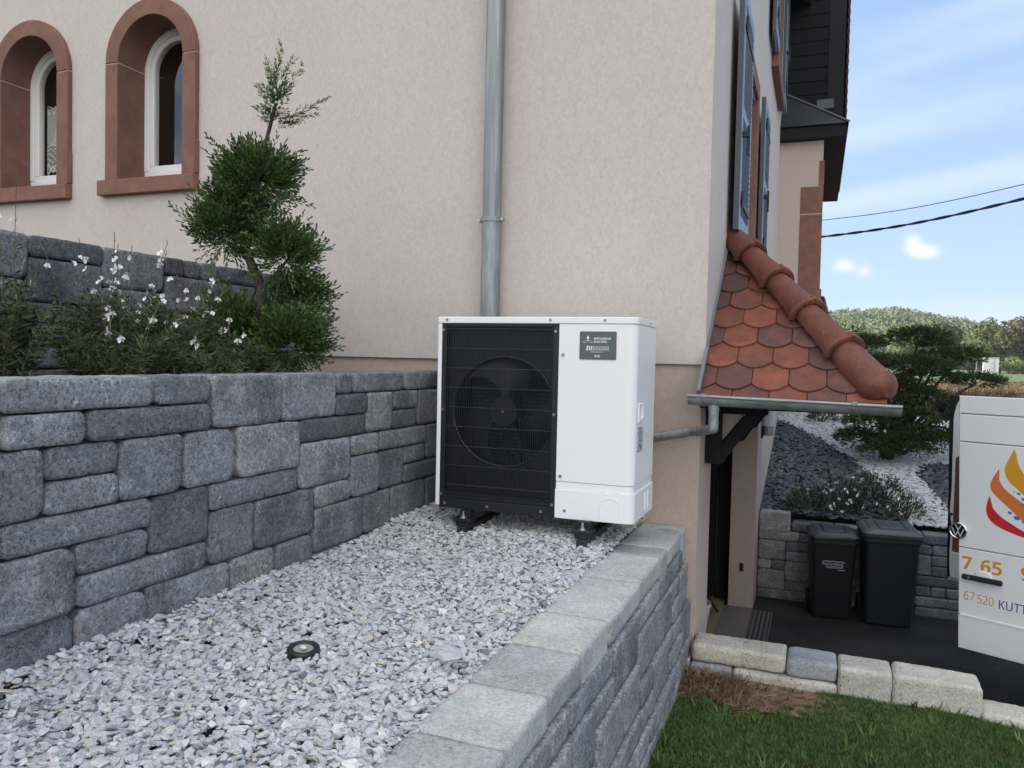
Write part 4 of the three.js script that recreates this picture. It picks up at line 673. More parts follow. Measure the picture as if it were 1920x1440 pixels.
function spray(L, R, at, dir, len, col, w = 0.006, dens = 1) { // feathery conifer shoot with side twigs
  const d = dir.clone().normalize(), s = perp(d, R), t = V().crossVectors(d, s), n = Math.max(5, Math.round(len / 0.016 * dens));
  L.blade(at, d, len, w * 0.8, s, col);
  for (let i = 1; i < n; i++) {
    const f = i / n, o = at.clone().addScaledVector(d, len * f), sg = i % 2 ? 1 : -1, tw = mix(0.042, 0.016, f) * (0.7 + 0.6 * R()) * (len / 0.16) ** 0.4;
    const q = d.clone().multiplyScalar(0.80).addScaledVector(s, sg * (0.45 + 0.3 * R())).addScaledVector(t, 0.5 * (R() - 0.5)).normalize();
    L.blade(o, q, tw, w, perp(q, R), col);
    if (R() < 0.7) { const u = q.clone().addScaledVector(d, 0.5).addScaledVector(t, 0.7 * (R() - 0.5)).normalize(); L.blade(o.clone().addScaledVector(q, tw * 0.4), u, tw * 0.75, w * 0.9, perp(u, R), col); }
  }
}
function plume(L, R, at, dir, len, col, w) { // flat juniper plume: side branchlets set with scale twigs, pointed tip
  const d = dir.clone().normalize(), s = perp(d, R), t = V().crossVectors(d, s), n = Math.max(5, Math.round(len / 0.021));
  for (let i = 0; i < n; i++) {
    const f = (i + 0.3) / n, o = at.clone().addScaledVector(d, len * f).addScaledVector(t, 0.006 * (R() - 0.5)), sg = i % 2 ? 1 : -1, bl = Math.max(0.014, len * 0.30 * (1 - f * 0.85)) * (0.75 + 0.5 * R());
    const q = d.clone().multiplyScalar(0.9).addScaledVector(s, sg * (0.32 + 0.2 * R())).addScaledVector(t, 0.35 * (R() - 0.5)).normalize(), m = Math.max(2, Math.round(bl / 0.013));
    for (let k = 0; k < m; k++) { const g = k / m, oo = o.clone().addScaledVector(q, bl * g), sk = k % 2 ? 1 : -1, u = q.clone().addScaledVector(s, sk * 0.25 * (0.5 + R())).addScaledVector(t, 0.25 * (R() - 0.5)).normalize(); L.blade(oo, u, mix(0.024, 0.015, g), w, perp(u, R), col); }
    L.blade(o.clone().addScaledVector(q, bl * 0.8), q, 0.018, w, perp(q, R), col);
  }
  L.blade(at.clone().addScaledVector(d, len * 0.85), d, 0.03, w, s, col);
}
const tint = (c, R, j = 0.25) => { const k = 1 + j * (R() - 0.5) * 2, y = 1 + 0.25 * (R() - 0.5); return [c[0] * k * y, c[1] * k, c[2] * k]; };
function tubePath(pts, r0, r1, n = 10) { // tapering limb through points
  const cv = new THREE.CatmullRomCurve3(pts.map((p) => V(...p))), m = pts.length * 6, pos = [], idx = [], uv = [], fr = cv.computeFrenetFrames(m);
  for (let i = 0; i <= m; i++) { const o = cv.getPointAt(i / m), r = mix(r0, r1, i / m) * (0.92 + 0.16 * hash(i, 3, 9)); for (let k = 0; k <= n; k++) { const a = k / n * 6.2832, q = o.clone().addScaledVector(fr.normals[i], r * Math.cos(a)).addScaledVector(fr.binormals[i], r * Math.sin(a)); pos.push(q.x, q.y, q.z); uv.push(k / n * 0.3, i * 0.06); } }
  for (let i = 0; i < m; i++) for (let k = 0; k < n; k++) { const a = i * (n + 1) + k, b = a + n + 1; idx.push(a, a + 1, b, a + 1, b + 1, b); }
  const g = new THREE.BufferGeometry(); g.setAttribute('position', new THREE.Float32BufferAttribute(pos, 3)); g.setAttribute('uv', new THREE.Float32BufferAttribute(uv, 2)); g.setIndex(idx); g.computeVertexNormals(); return g.toNonIndexed();
}
{ // cloud pruned juniper by the gable
  const t = thing('juniper', 'tall pruned juniper with tufted green pads before the gable wall', 'tree', [-2.70, -0.25, -3.35]), R = rng(31), O = V(-2.70, -0.25, -3.35);
  const w = (x, y, z) => V(x, y, z).sub(O);
  const pth = [[-2.70, -0.30, -3.35], [-2.71, 0.10, -3.35], [-2.705, 0.33, -3.36], [-2.77, 0.47, -3.35], [-2.815, 0.60, -3.35], [-2.79, 0.75, -3.36], [-2.755, 0.92, -3.38], [-2.71, 1.10, -3.39], [-2.675, 1.30, -3.42]].map((q) => w(...q).toArray());
  part('trunk', tubePath(pth, 0.036, 0.008, 10), barkM, t);
  part('limb', [tubePath([pth[1], w(-2.80, 0.22, -3.30).toArray(), w(-2.90, 0.30, -3.28).toArray()], 0.010, 0.004, 7), tubePath([pth[2], w(-2.62, 0.42, -3.38).toArray(), w(-2.56, 0.50, -3.40).toArray()], 0.014, 0.006, 7), tubePath([pth[3], w(-2.86, 0.55, -3.31).toArray(), w(-2.93, 0.60, -3.29).toArray()], 0.013, 0.006, 7), tubePath([pth[0], w(-2.58, -0.05, -3.38).toArray(), w(-2.50, 0.02, -3.40).toArray()], 0.012, 0.005, 7)], barkM, t);
  const G = [0.046, 0.088, 0.018], Y = [0.10, 0.155, 0.034];
  const pads = [ // centre, radii, shoots
    [[-2.745, 0.885, -3.37], [0.215, 0.165, 0.21], 800], [[-2.86, 0.73, -3.33], [0.15, 0.12, 0.15], 380], [[-2.90, 0.60, -3.30], [0.165, 0.155, 0.17], 600], [[-2.585, 0.495, -3.39], [0.145, 0.125, 0.15], 470],
    [[-2.55, 0.04, -3.40], [0.20, 0.165, 0.19], 760], [[-2.85, 0.10, -3.36], [0.17, 0.19, 0.16], 520], [[-2.60, 0.26, -3.55], [0.15, 0.18, 0.10], 300]];
  for (const [c, r, n] of pads) {
    const L = new Leaves(), C = w(...c), lumps = [...Array(9)].map(() => rv(R));
    for (let i = 0; i < n; i++) {
      let d = rv(R); if (R() < 0.55) d = d.addScaledVector(lumps[i % 9], 0.9).normalize(); if (d.y < -0.3 && R() < 0.6) { d.y *= -0.6; d.normalize(); }
      const k = 0.08 + 0.58 * Math.pow(R(), 0.5), at = C.clone().add(V(d.x * r[0], d.y * r[1], d.z * r[2]).multiplyScalar(k * 0.9));
      const dir = d.clone().add(V(0.15 * (R() - 0.5), 0.42 + 0.25 * (R() - 0.5), 0.15 * (R() - 0.5))), long = R() < 0.13;
      plume(L, R, at, dir, (0.10 + 0.05 * R()) * (long ? 1.5 : 1), tint(R() < 0.25 ? Y : G, R, 0.45), 0.0085);
    }
    part('crown', L.geo(), greenM, t);
  }
  { // loose top tuft with long whips
    const L = new Leaves();
    for (let i = 0; i < 44; i++) { const f = R(), o = w(mix(-2.69, -2.66, f), mix(1.19, 1.36, f), -3.41), d = rv(R); d.y = Math.abs(d.y) * 0.8 - 0.15; plume(L, R, o, d.add(V(0.15, 0.35, 0)), 0.07 + 0.05 * R(), tint(G, R), 0.0062); }
    const whips = [[[-2.68, 1.38], [-2.63, 1.60]], [[-2.69, 1.36], [-2.775, 1.56]], [[-2.68, 1.40], [-2.68, 1.54]], [[-2.67, 1.36], [-2.545, 1.52]], [[-2.66, 1.32], [-2.485, 1.485]], [[-2.67, 1.22], [-2.37, 1.315]], [[-2.66, 1.20], [-2.43, 1.245]], [[-2.70, 1.26], [-2.82, 1.42]], [[-2.70, 1.20], [-2.83, 1.30]], [[-2.66, 1.18], [-2.52, 1.20]], [[-2.68, 1.30], [-2.74, 1.50]]];
    for (const [a, b] of whips) { const A = w(a[0], a[1], -3.41), B = w(b[0], b[1], -3.43 + 0.08 * (R() - 0.5)), d = B.clone().sub(A), n = Math.round(d.length() / 0.026); for (let i = 0; i < n; i++) { const f = i / n, o = A.clone().addScaledVector(d, f); o.y -= 0.02 * Math.sin(f * 3.1) * (Math.abs(d.x) > 0.15 ? 1 : 0); for (let k = 0; k < (f < 0.5 ? 3 : 2); k++) { const q = d.clone().normalize().add(perp(d.clone().normalize(), R).multiplyScalar(0.45)); spray(L, R, o, q, mix(0.065, 0.032, f) * (0.7 + 0.6 * R()), tint(f > 0.5 ? Y : G, R), 0.0055); } } }
    part('crown', L.geo(), greenM, t, 'loose top tuft with long thin whips');
  }
}
// ---------------------------------------------------------------- white flowering plants
const petalM = mat([0.82, 0.80, 0.80], 0.7, { side: THREE.DoubleSide });
const flowerGeos = [0, 1, 2].map((s) => { // four petals and long stamens
  const R = rng(900 + s), out = [];
  for (let k = 0; k < 4; k++) { const a = -0.5 + k * 0.95 + 0.2 * (R() - 0.5) + (k > 1 ? 0.25 : 0), sh = new THREE.Shape(); sh.moveTo(0, 0.002); sh.quadraticCurveTo(0.0075, 0.008, 0.0055, 0.017); sh.quadraticCurveTo(0, 0.021, -0.0055, 0.017); sh.quadraticCurveTo(-0.0075, 0.008, 0, 0.002); const g = new THREE.ShapeGeometry(sh, 4); g.rotateX(0.35 + 0.3 * (R() - 0.5)); g.rotateZ(a - 1); out.push(g); }
  for (let k = 0; k < 4; k++) out.push(rod([0, 0, 0], [0.008 * (R() - 0.5), -0.014, 0.012 + 0.004 * R()], 0.0005, 0.0005, 3, false));
  return merge(out);
});
function gaura(label, pos, h, spread, stems, flowers, s, leafy = 1) {
  const t = thing('flowering_plant', label, 'plant', pos, 0, 'white flowering plants'); const R = rng(s), L = new Leaves(), st = [], buds = new Leaves();
  const G = [0.043, 0.068, 0.021], B = [0.085, 0.095, 0.03], RD = [0.14, 0.075, 0.045]; let made = 0;
  for (let i = 0; i < stems; i++) {
    const a = R() * 6.283, r = spread * Math.sqrt(R()) * 0.55, tall = i < flowers, H = h * (tall ? 0.85 + 0.3 * R() : 0.45 + 0.35 * R()), lean = spread * (0.3 + 0.7 * R());
    const p0 = V(r * Math.cos(a), 0, r * Math.sin(a)), p2 = V((r + lean * 0.8) * Math.cos(a + 0.5 * (R() - 0.5)), H, (r + lean * 0.8) * Math.sin(a)), p1 = V(p0.x + (p2.x - p0.x) * 0.25, H * 0.6, p0.z + (p2.z - p0.z) * 0.25);
    const cv = new THREE.QuadraticBezierCurve3(p0, p1, p2); st.push(new THREE.TubeGeometry(cv, 8, 0.0016, 4));
    const nl = Math.round((34 + 34 * R()) * leafy);
    for (let k = 0; k < nl; k++) { const f = 0.04 + (tall ? 0.62 : 0.95) * Math.pow(R(), 0.8), o = cv.getPoint(f), d = cv.getTangent(f).multiplyScalar(0.5).add(perp(cv.getTangent(f), R)).normalize(); L.blade(o, d, 0.026 + 0.03 * R(), 0.0055 + 0.0045 * R(), perp(d, R), tint(R() < 0.12 ? B : R() < 0.05 ? RD : G, R, 0.35), 0.15); }
    if (tall) {
      for (let k = 0; k < 8; k++) { const f = 0.68 + 0.32 * R(), o = cv.getPoint(f), d = cv.getTangent(f).multiplyScalar(1.2).add(perp(cv.getTangent(f), R)).normalize(); buds.blade(o, d, 0.014 + 0.01 * R(), 0.004, perp(d, R), tint([0.30, 0.22, 0.17], R, 0.3)); }
      const nf = 1 + Math.floor(R() * 2.3);
      for (let k = 0; k < nf; k++) { const f = 0.74 + 0.24 * R(), o = cv.getPoint(f).add(rv(R).multiplyScalar(0.014)), m = part('flower', flowerGeos[made++ % 3], petalM, t); m.position.copy(o); m.rotation.set((R() - 0.5) * 1.2, 0.25 + (R() - 0.5) * 1.6, (R() - 0.5) * 2); const q = 0.62 + 0.38 * R(); m.scale.set(q, q, q); }
    }
  }
  part('foliage', L.geo(), greenM, t); part('stem', st, mat([0.10, 0.085, 0.04], 0.8), t); part('bud', buds.geo(), greenM, t);
  return t;
}
gaura('tall white flowering plant at the left edge of the bed', [-2.80, -0.27, -1.98], 0.66, 0.20, 60, 13, 11, 1.5);
gaura('thin white flowering stalk rising highest over the rear wall', [-3.02, -0.27, -2.22], 0.86, 0.06, 5, 2, 12, 0.8);
gaura('white flowering plant between the tall left one and the bed middle', [-2.62, -0.27, -2.40], 0.44, 0.20, 44, 7, 13, 1.4);
gaura('bushy white flowering plant in the middle of the bed with many blooms', [-2.92, -0.27, -2.62], 0.66, 0.24, 70, 17, 14, 1.3);
gaura('white flowering plant with dense bloom heads just left of the juniper', [-2.86, -0.27, -2.92], 0.58, 0.24, 76, 17, 15, 1.5);
gaura('low white flowering plant at the foot of the juniper', [-2.64, -0.27, -3.02], 0.40, 0.20, 60, 3, 16, 1.7);
gaura('low leafy plant behind the wall cap at the bed middle', [-2.50, -0.27, -2.66], 0.36, 0.18, 50, 1, 17, 1.6);

// ---------------------------------------------------------------- grass and straw
{
  const R = rng(404), tufts = [1, 2, 3, 4].map((s) => { const L = new Leaves(), Q = rng(s * 91); for (let i = 0; i < 9; i++) { const a = Q() * 6.28, d = V(Math.cos(a) * (0.2 + 0.5 * Q()), 1, Math.sin(a) * (0.2 + 0.5 * Q())).normalize(); L.blade(V(0.014 * (Q() - 0.5), -0.004, 0.014 * (Q() - 0.5)), d, 0.026 + 0.022 * Q(), 0.0032, perp(d, Q), [1, 1, 1], 0.2); } return L.geo(); });
  const dry = (x, z) => step(0.62, 0.30, Math.hypot((x + 0.36) / 1.1, (z + 4.36) * 1.35) + 0.35 * (fbm3(x * 4, 2, z * 4, 3) - 0.5));
  scatter('grass', 'mown green lawn below the planter wall', 'grass', tufts, 44000, () => {
    const z = -4.46 + 3.0 * Math.pow(R(), 1.25), x = -0.66 + 2.7 * R(), k = 0.6 + 0.5 * R() + (R() > 0.997 ? 1.3 : 0); if (R() < 0.97 * dry(x, z) || x < -0.66 + 0.03) return null;
    return { pos: [x, lawnY(x, z), z], rot: [0, R() * 6.28, 0], scale: [k, k * (0.7 + 0.45 * fbm3(x * 2.3, 9, z * 2.3, 2)), k], x, z };
  }, (t) => { const n = fbm3(t.x * 2.6, 5, t.z * 2.6, 3), y = R() < 0.06, k = 0.8 + 0.4 * R(); return y ? lin(0.17 * k, 0.15 * k, 0.06 * k) : lin(mix(0.085, 0.145, n) * k, mix(0.175, 0.230, n) * k, mix(0.046, 0.058, n) * k); }, mat([1, 1, 1], 0.8, { side: THREE.DoubleSide }));
  const straw = [5, 6].map((s) => { const L = new Leaves(), Q = rng(s * 77); for (let i = 0; i < 12; i++) { const d = V(Q() - 0.5, 0.22 * Q(), Q() - 0.5).normalize(); L.blade(V(0.06 * (Q() - 0.5), 0.006 + 0.014 * Q(), 0.06 * (Q() - 0.5)), d, 0.05 + 0.06 * Q(), 0.0028, perp(d, Q), [1, 1, 1], 0.3 * (Q() - 0.5)); } return L.geo(); });
  scatter('straw', 'dry brown grass cuttings heaped in the corner of the lawn', 'dry grass', straw, 620, () => { const x = -0.64 + 0.72 * Math.pow(R(), 1.3), z = -4.42 + 0.85 * R(); if (R() > dry(x, z) * step(-0.05, -0.48, x + 0.25 * (z + 4.2)) * 1.0) return null; const hp = 0.035 * step(0.35, 0.0, Math.hypot(x + 0.52, z + 4.33)); return { pos: [x, lawnY(x, z) + hp * R(), z], rot: [0.3 * (R() - 0.5), R() * 6.28, 0.3 * (R() - 0.5)], scale: [1, 1, 1] }; }, () => palette(R, [[0.55, [0.26, 0.17, 0.09], 0.3], [0.3, [0.14, 0.09, 0.05], 0.3], [0.15, [0.40, 0.30, 0.18], 0.2]]), mat([1, 1, 1], 0.9, { side: THREE.DoubleSide }));
}

// ---------------------------------------------------------------- driveway: drain, bins, bucket, stick
{ // slotted channel drain along the threshold
  const d = thing('channel_drain', 'slotted metal channel drain in front of the garage threshold', 'drain');
  part('rim', [box(-0.515, -0.505, DRIVE - 0.02, DRIVE + 0.012, -8.18, -5.0), box(-0.335, -0.325, DRIVE - 0.02, DRIVE + 0.012, -8.18, -5.0)], mat([0.11, 0.095, 0.082], 0.6), d);
  for (let i = 0; i < 4; i++) part('slat', box(-0.497 + i * 0.041, -0.470 + i * 0.041, DRIVE - 0.01, DRIVE + 0.010, -8.18, -5.0, 0.003), mat([0.11, 0.095, 0.082], 0.6), d);
}
function wheelieBin(label, pos, turn, W, D, H, bodyM, lidM) {
  const b = thing('wheelie_bin', label, 'bin', pos, turn, 'bins by the drive');
  part('body', loft([[0.02, W * 0.80, D * 0.70, 0.03, 0, -0.03], [0.05, W * 0.82, D * 0.72, 0.04, 0, -0.03], [H * 0.86, W * 0.93, D * 0.95, 0.045], [H * 0.865, W, D, 0.045], [H * 0.905, W, D, 0.045], [H * 0.91, W * 0.97, D * 0.97, 0.04]]), bodyM, b);
  const lid = part('lid', loft([[H * 0.912, W * 1.02, D * 1.02, 0.05], [H * 0.945, W * 1.03, D * 1.03, 0.05], [H * 0.965, W * 0.96, D * 0.98, 0.06], [H * 0.985, W * 0.86, D * 0.9, 0.06, 0, -0.01]]), lidM, b);
  part('lid_panel', [box(-W * 0.22, W * 0.22, H * 0.975, H * 1.0, -D * 0.36, D * 0.34, 0.012), box(-W * 0.40, -W * 0.26, H * 0.97, H * 0.995, -D * 0.36, D * 0.40, 0.012), box(W * 0.26, W * 0.40, H * 0.97, H * 0.995, -D * 0.36, D * 0.40, 0.012)], lidM, lid);
  part('handle', [rod([-W * 0.33, H * 0.95, -D * 0.56], [W * 0.33, H * 0.95, -D * 0.56], 0.014), rod([-W * 0.33, H * 0.95, -D * 0.56], [-W * 0.33, H * 0.93, -D * 0.46], 0.013), rod([W * 0.33, H * 0.95, -D * 0.56], [W * 0.33, H * 0.93, -D * 0.46], 0.013)], bodyM, b);
  for (const s of [-1, 1]) part('wheel', rod([s * W * 0.36, 0.10, -D * 0.42], [s * W * 0.46, 0.10, -D * 0.42], 0.10, 0.10, 24), rubberM, b);
  return b;
}
const b1 = wheelieBin('smaller black wheelie bin with white town lettering on its front', [0.200, DRIVE, -8.37], 0.10, 0.435, 0.47, 0.875, mat([0.012, 0.012, 0.014], 0.55), mat([0.030, 0.033, 0.042], 0.4));
wheelieBin('larger dark blue grey wheelie bin with paler lid beside the black one', [0.705, DRIVE, -8.38], 0.08, 0.505, 0.56, 0.955, mat([0.024, 0.027, 0.036], 0.55), mat([0.075, 0.080, 0.090], 0.45));
{
  const c = document.createElement('canvas'); c.width = 512; c.height = 256; const x = c.getContext('2d'); x.fillStyle = '#000'; x.fillRect(0, 0, 512, 256); x.fillStyle = '#fff'; x.strokeStyle = '#fff';
  for (let i = 0; i < 44; i++) { const u = i / 43, h = 14 + 30 * Math.sin(u * Math.PI) + 8 * Math.sin(u * 15); x.fillRect(20 + u * 440, 66 - h * 0.75 + 10 * Math.abs(u - 0.5), 6, h * 0.75); }
  x.font = '74px sans-serif'; x.fillText('Kochersberg', 26, 136, 460); x.fillText('Ackerland', 100, 200, 330); x.fillRect(330, 226, 150, 10);
  const m = mat([0.55, 0.56, 0.58], 0.6, { alphaMap: new THREE.CanvasTexture(c), transparent: true });
  const g = new THREE.PlaneGeometry(0.235, 0.115); g.rotateX(-0.095); g.translate(0.0, 0.55, 0.207); part('lettering', g, m, b1);
}
{
  const b = thing('bucket', 'white plastic bucket just inside the garage opening', 'bucket', [-0.955, -2.455, -7.15]);
  part('body', new THREE.LatheGeometry([[0, 0], [0.105, 0], [0.14, 0.27], [0.148, 0.27], [0.148, 0.30], [0.14, 0.30], [0.137, 0.27], [0.10, 0.01], [0, 0.01]].map((q) => new THREE.Vector2(...q)), 32), mat([0.62, 0.63, 0.64], 0.5), b);
  part('handle', new THREE.TorusGeometry(0.142, 0.003, 6, 30, Math.PI).rotateX(2.4).translate(0, 0.28, 0), steelM, b);
  const s = part('broom_stick', rod([-0.83, -2.45, -7.9], [-0.985, -1.62, -6.6], 0.012, 0.012, 10), mat([0.012, 0.012, 0.012], 0.5), scene); tag(s, 'thin black stick leaning inside the garage opening', 'stick');
}
// ---------------------------------------------------------------- white van with open rear doors
{
  const van = thing('van', 'white work van with open rear doors and flame logo on the door', 'van'); const vw = new THREE.MeshPhysicalMaterial({ color: lin(0.79, 0.795, 0.80), roughness: 0.3, clearcoat: 0.5, clearcoatRoughness: 0.15 });
  const seal = mat([0.008, 0.008, 0.012], 0.6), ply = mat([0.17, 0.085, 0.045], 0.75, { map: sandMap });
  // near door: outer face towards the lawn; u along the door from its free edge, v up
  const O = V(0.938, 0, -6.009), D = V(0.893, 0, 0.45).normalize(), Nn = V(-D.z, 0, D.x), Md = new THREE.Matrix4().makeBasis(D, V(0, 1, 0), Nn).setPosition(O);
  const CW = 1024, CH = 2048, U0 = -0.05, UW = 0.9, V0 = -1.9, VH = 1.8;
  const c = document.createElement('canvas'); c.width = CW; c.height = CH; const x = c.getContext('2d'), X = (u) => (u - U0) / UW * CW, Y = (v) => (1 - (v - V0) / VH) * CH;
  x.fillStyle = '#f4f4f4'; x.fillRect(0, 0, CW, CH);
  const blob = (pts, col) => { x.fillStyle = col; x.beginPath(); x.moveTo(X(pts[0][0]), Y(pts[0][1])); for (let i = 1; i < pts.length; i++) { const p = pts[i - 1], q = pts[i]; if (q[2]) x.lineTo(X(q[0]), Y(q[1])); else { const r = pts[(i + 1) % pts.length]; x.quadraticCurveTo(X(q[0]), Y(q[1]), X((q[0] + r[0]) / 2), Y((q[1] + r[1]) / 2)); } void p; } x.closePath(); x.fill(); };
  blob([[0.300, -0.515], [0.270, -0.585], [0.245, -0.65], [0.262, -0.715], [0.315, -0.765], [0.38, -0.82], [0.45, -0.92, 1], [0.42, -0.76], [0.365, -0.68], [0.325, -0.62], [0.315, -0.56, 1]], '#e0a21d');
  blob([[0.220, -0.650], [0.182, -0.715], [0.165, -0.785], [0.205, -0.835], [0.295, -0.910], [0.38, -0.99], [0.48, -1.02, 1], [0.43, -0.90], [0.31, -0.825], [0.245, -0.775], [0.222, -0.725, 1]], '#e07a3c');
  blob([[0.170, -0.835], [0.148, -0.905], [0.158, -0.975], [0.205, -1.025], [0.285, -1.055], [0.40, -1.085], [0.52, -1.08, 1], [0.38, -1.045], [0.30, -1.00], [0.235, -0.965], [0.192, -0.915, 1]], '#d02636');
  x.fillStyle = '#3c86c4'; for (const [u, v, a, b] of [[0.335, -0.80, 13, 10], [0.362, -0.833, 15, 11], [0.29, -0.93, 15, 11], [0.33, -0.958, 22, 14], [0.375, -0.975, 20, 13], [0.355, -0.868, 10, 8], [0.31, -0.79, 6, 5], [0.37, -0.70, 10, 10]]) { x.beginPath(); x.ellipse(X(u), Y(v), a, b, 0.3, 0, 7); x.fill(); }
  x.fillStyle = '#dc9a22'; x.font = 'bold 138px sans-serif'; x.fillText('7', X(0.018), Y(-1.35), 80); x.fillText('65', X(0.130), Y(-1.352), 205); x.fillText('9', X(0.362), Y(-1.352), 95);
  x.font = '92px sans-serif'; x.fillText('67', X(0.036), Y(-1.553), 84); x.fillText('520', X(0.118), Y(-1.560), 118); x.fillStyle = '#2b2f6b'; x.fillText('KUTTO', X(0.243), Y(-1.566), 250);
  const ct = new THREE.CanvasTexture(c); ct.colorSpace = THREE.SRGBColorSpace;
  const dm = new THREE.MeshPhysicalMaterial({ color: lin(0.86, 0.865, 0.875), roughness: 0.32, clearcoat: 0.4, clearcoatRoughness: 0.2, map: ct });
  // the skin is pressed in horizontal fields; each field is a panel with rounded edges
  const lean = (v) => mix(0.020, -0.036, (v + 1.884) / 1.695), fields = [[-1.884, -1.664], [-1.656, -1.21], [-1.202, -0.50], [-0.492, -0.312], [-0.304, -0.189]];
  const skin = fields.map(([a, b], i) => { const s = new THREE.Shape([[lean(a), a], [0.84, a], [0.84, b], [lean(b), b]].map((q) => new THREE.Vector2(...q))); const g = new THREE.ExtrudeGeometry(s, { depth: 0.02, bevelEnabled: true, bevelThickness: 0.006, bevelSize: 0.005, bevelOffset: -0.004, bevelSegments: 3 }); g.translate(0, 0, -0.026 + (i === 0 ? 0.006 : 0)); const p = g.attributes.position, uv = g.attributes.uv; for (let k = 0; k < p.count; k++) uv.setXY(k, (p.getX(k) - U0) / UW, (p.getY(k) - V0) / VH); return g.applyMatrix4(Md); });
  const door = part('rear_door', skin, dm, van);
  part('door_core', (() => { const s = new THREE.Shape([[0.03, -1.87], [0.83, -1.87], [0.83, -0.20], [-0.02, -0.20]].map((q) => new THREE.Vector2(...q))); return extr(s, 0.03).translate(0, 0, -0.058).applyMatrix4(Md); })(), vw, door);
  part('crease_strip', (() => box(lean(-1.66) + 0.01, 0.83, -1.668, -1.652, 0.0, 0.009, 0.003).applyMatrix4(Md))(), vw, door);
  const hd = part('handle', [box(0.03, 0.272, -1.412, -1.376, 0.008, 0.034, 0.014).applyMatrix4(Md)], rubberM, door); part('handle_cup', new THREE.SphereGeometry(0.052, 28, 14).scale(1, 0.85, 0.12).translate(0.155, -1.38, 0.0025).applyMatrix4(Md), vw, door);
  part('lock', new THREE.CylinderGeometry(0.009, 0.009, 0.006, 16).rotateX(Math.PI / 2).translate(0.075, -1.393, 0.035).applyMatrix4(Md), steelM, door); void hd;
  // round badge on the meeting edge
  const bc = document.createElement('canvas'); bc.width = bc.height = 256; const y = bc.getContext('2d'); y.fillStyle = '#0b0c10'; y.fillRect(0, 0, 256, 256); y.strokeStyle = '#e8eaee'; y.lineWidth = 20; y.lineJoin = 'miter';
  y.beginPath(); y.moveTo(86, 28); y.lineTo(128, 118); y.lineTo(170, 28); y.stroke(); y.beginPath(); y.moveTo(34, 78); y.lineTo(90, 216); y.lineTo(128, 138); y.lineTo(166, 216); y.lineTo(222, 78); y.stroke();
  const bt = new THREE.CanvasTexture(bc); bt.colorSpace = THREE.SRGBColorSpace;
  const badge = part('badge', new THREE.CircleGeometry(0.050, 48).translate(-0.006, -1.097, 0.016).applyMatrix4(Md), mat([0.8, 0.8, 0.8], 0.25, { map: bt, metalness: 0.35 }), door);
  part('badge_ring', [new THREE.TorusGeometry(0.050, 0.0065, 10, 48).translate(-0.006, -1.097, 0.014).applyMatrix4(Md), new THREE.CylinderGeometry(0.05, 0.05, 0.014, 40).rotateX(Math.PI / 2).translate(-0.006, -1.097, 0.008).applyMatrix4(Md)], mat([0.75, 0.76, 0.78], 0.12, { metalness: 1 }), badge);
  // far door, inner side towards the lawn: pressed frame, plywood, seal
  const Mf = new THREE.Matrix4().makeBasis(D, V(0, 1, 0), Nn).setPosition(1.085, 0, -7.66);
  const ox = (v) => mix(0.035, 0.0, (v + 1.85) / 1.6);
  const fdoor = part('rear_door', extr([[ox(-1.83), -1.83], [0.85, -1.83], [0.85, -0.245], [ox(-0.245), -0.245]], 0.03, { bevel: 0.006 }).translate(0, 0, -0.04).applyMatrix4(Mf), vw, van, 'far rear door, seen from its plywood lined inside');
  part('door_seal', extr([[ox(-1.83) - 0.004, -1.80], [ox(-1.83) + 0.030, -1.80], [0.048, -0.33], [0.09, -0.24], [0, -0.235]], 0.03, { bevel: 0.006 }).translate(-0.004, 0, -0.03).applyMatrix4(Mf), seal, fdoor);
  const fr = new THREE.Shape(); fr.moveTo(0.06, -1.80); fr.lineTo(0.80, -1.80); fr.lineTo(0.80, -0.27); fr.lineTo(0.085, -0.27); fr.quadraticCurveTo(0.042, -0.34, 0.036, -0.44); fr.lineTo(0.042, -1.05); fr.lineTo(0.034, -1.22); fr.lineTo(0.05, -1.34); fr.lineTo(0.045, -1.62); fr.quadraticCurveTo(0.048, -1.74, 0.06, -1.80);
  const ho = new THREE.Path(); ho.moveTo(0.062, -1.58); ho.lineTo(0.062, -0.78); ho.lineTo(0.10, -0.74); ho.lineTo(0.74, -0.72); ho.lineTo(0.74, -1.58); ho.closePath(); fr.holes.push(ho);
  part('inner_frame', extr(fr, 0.014, { bevel: 0.004 }).translate(0, 0, 0.0).applyMatrix4(Mf), vw, fdoor);
  part('plywood_lining', box(0.05, 0.76, -1.62, -0.70, -0.002, 0.004).applyMatrix4(Mf), ply, fdoor);
  part('latch', [box(0.10, 0.14, -0.40, -0.33, 0.012, 0.03, 0.006).applyMatrix4(Mf), new THREE.CylinderGeometry(0.011, 0.011, 0.02, 16).rotateX(Math.PI / 2).translate(0.052, -1.255, 0.014).applyMatrix4(Mf)], rubberM, fdoor);
  // body behind the doors
  const Mb = new THREE.Matrix4().makeBasis(V(0.983, 0, 0.184), V(0, 1, 0), V(-0.184, 0, 0.983)).setPosition(1.84, 0, -6.60);
  const bs = new THREE.Shape(); bs.moveTo(-0.92, -2.02); bs.lineTo(0.92, -2.02); bs.lineTo(0.95, -1.2); bs.quadraticCurveTo(0.93, -0.35, 0.83, -0.02); bs.quadraticCurveTo(0.8, 0.06, 0.65, 0.08); bs.lineTo(-0.65, 0.08); bs.quadraticCurveTo(-0.8, 0.06, -0.83, -0.02); bs.quadraticCurveTo(-0.93, -0.35, -0.95, -1.2); bs.closePath();
  const cut = new THREE.Path(); cut.moveTo(-0.80, -1.88); cut.lineTo(-0.80, -0.22); cut.lineTo(0.80, -0.22); cut.lineTo(0.80, -1.88); cut.closePath(); bs.holes.push(cut);
  const rot = (g) => g.rotateY(Math.PI / 2).applyMatrix4(Mb);
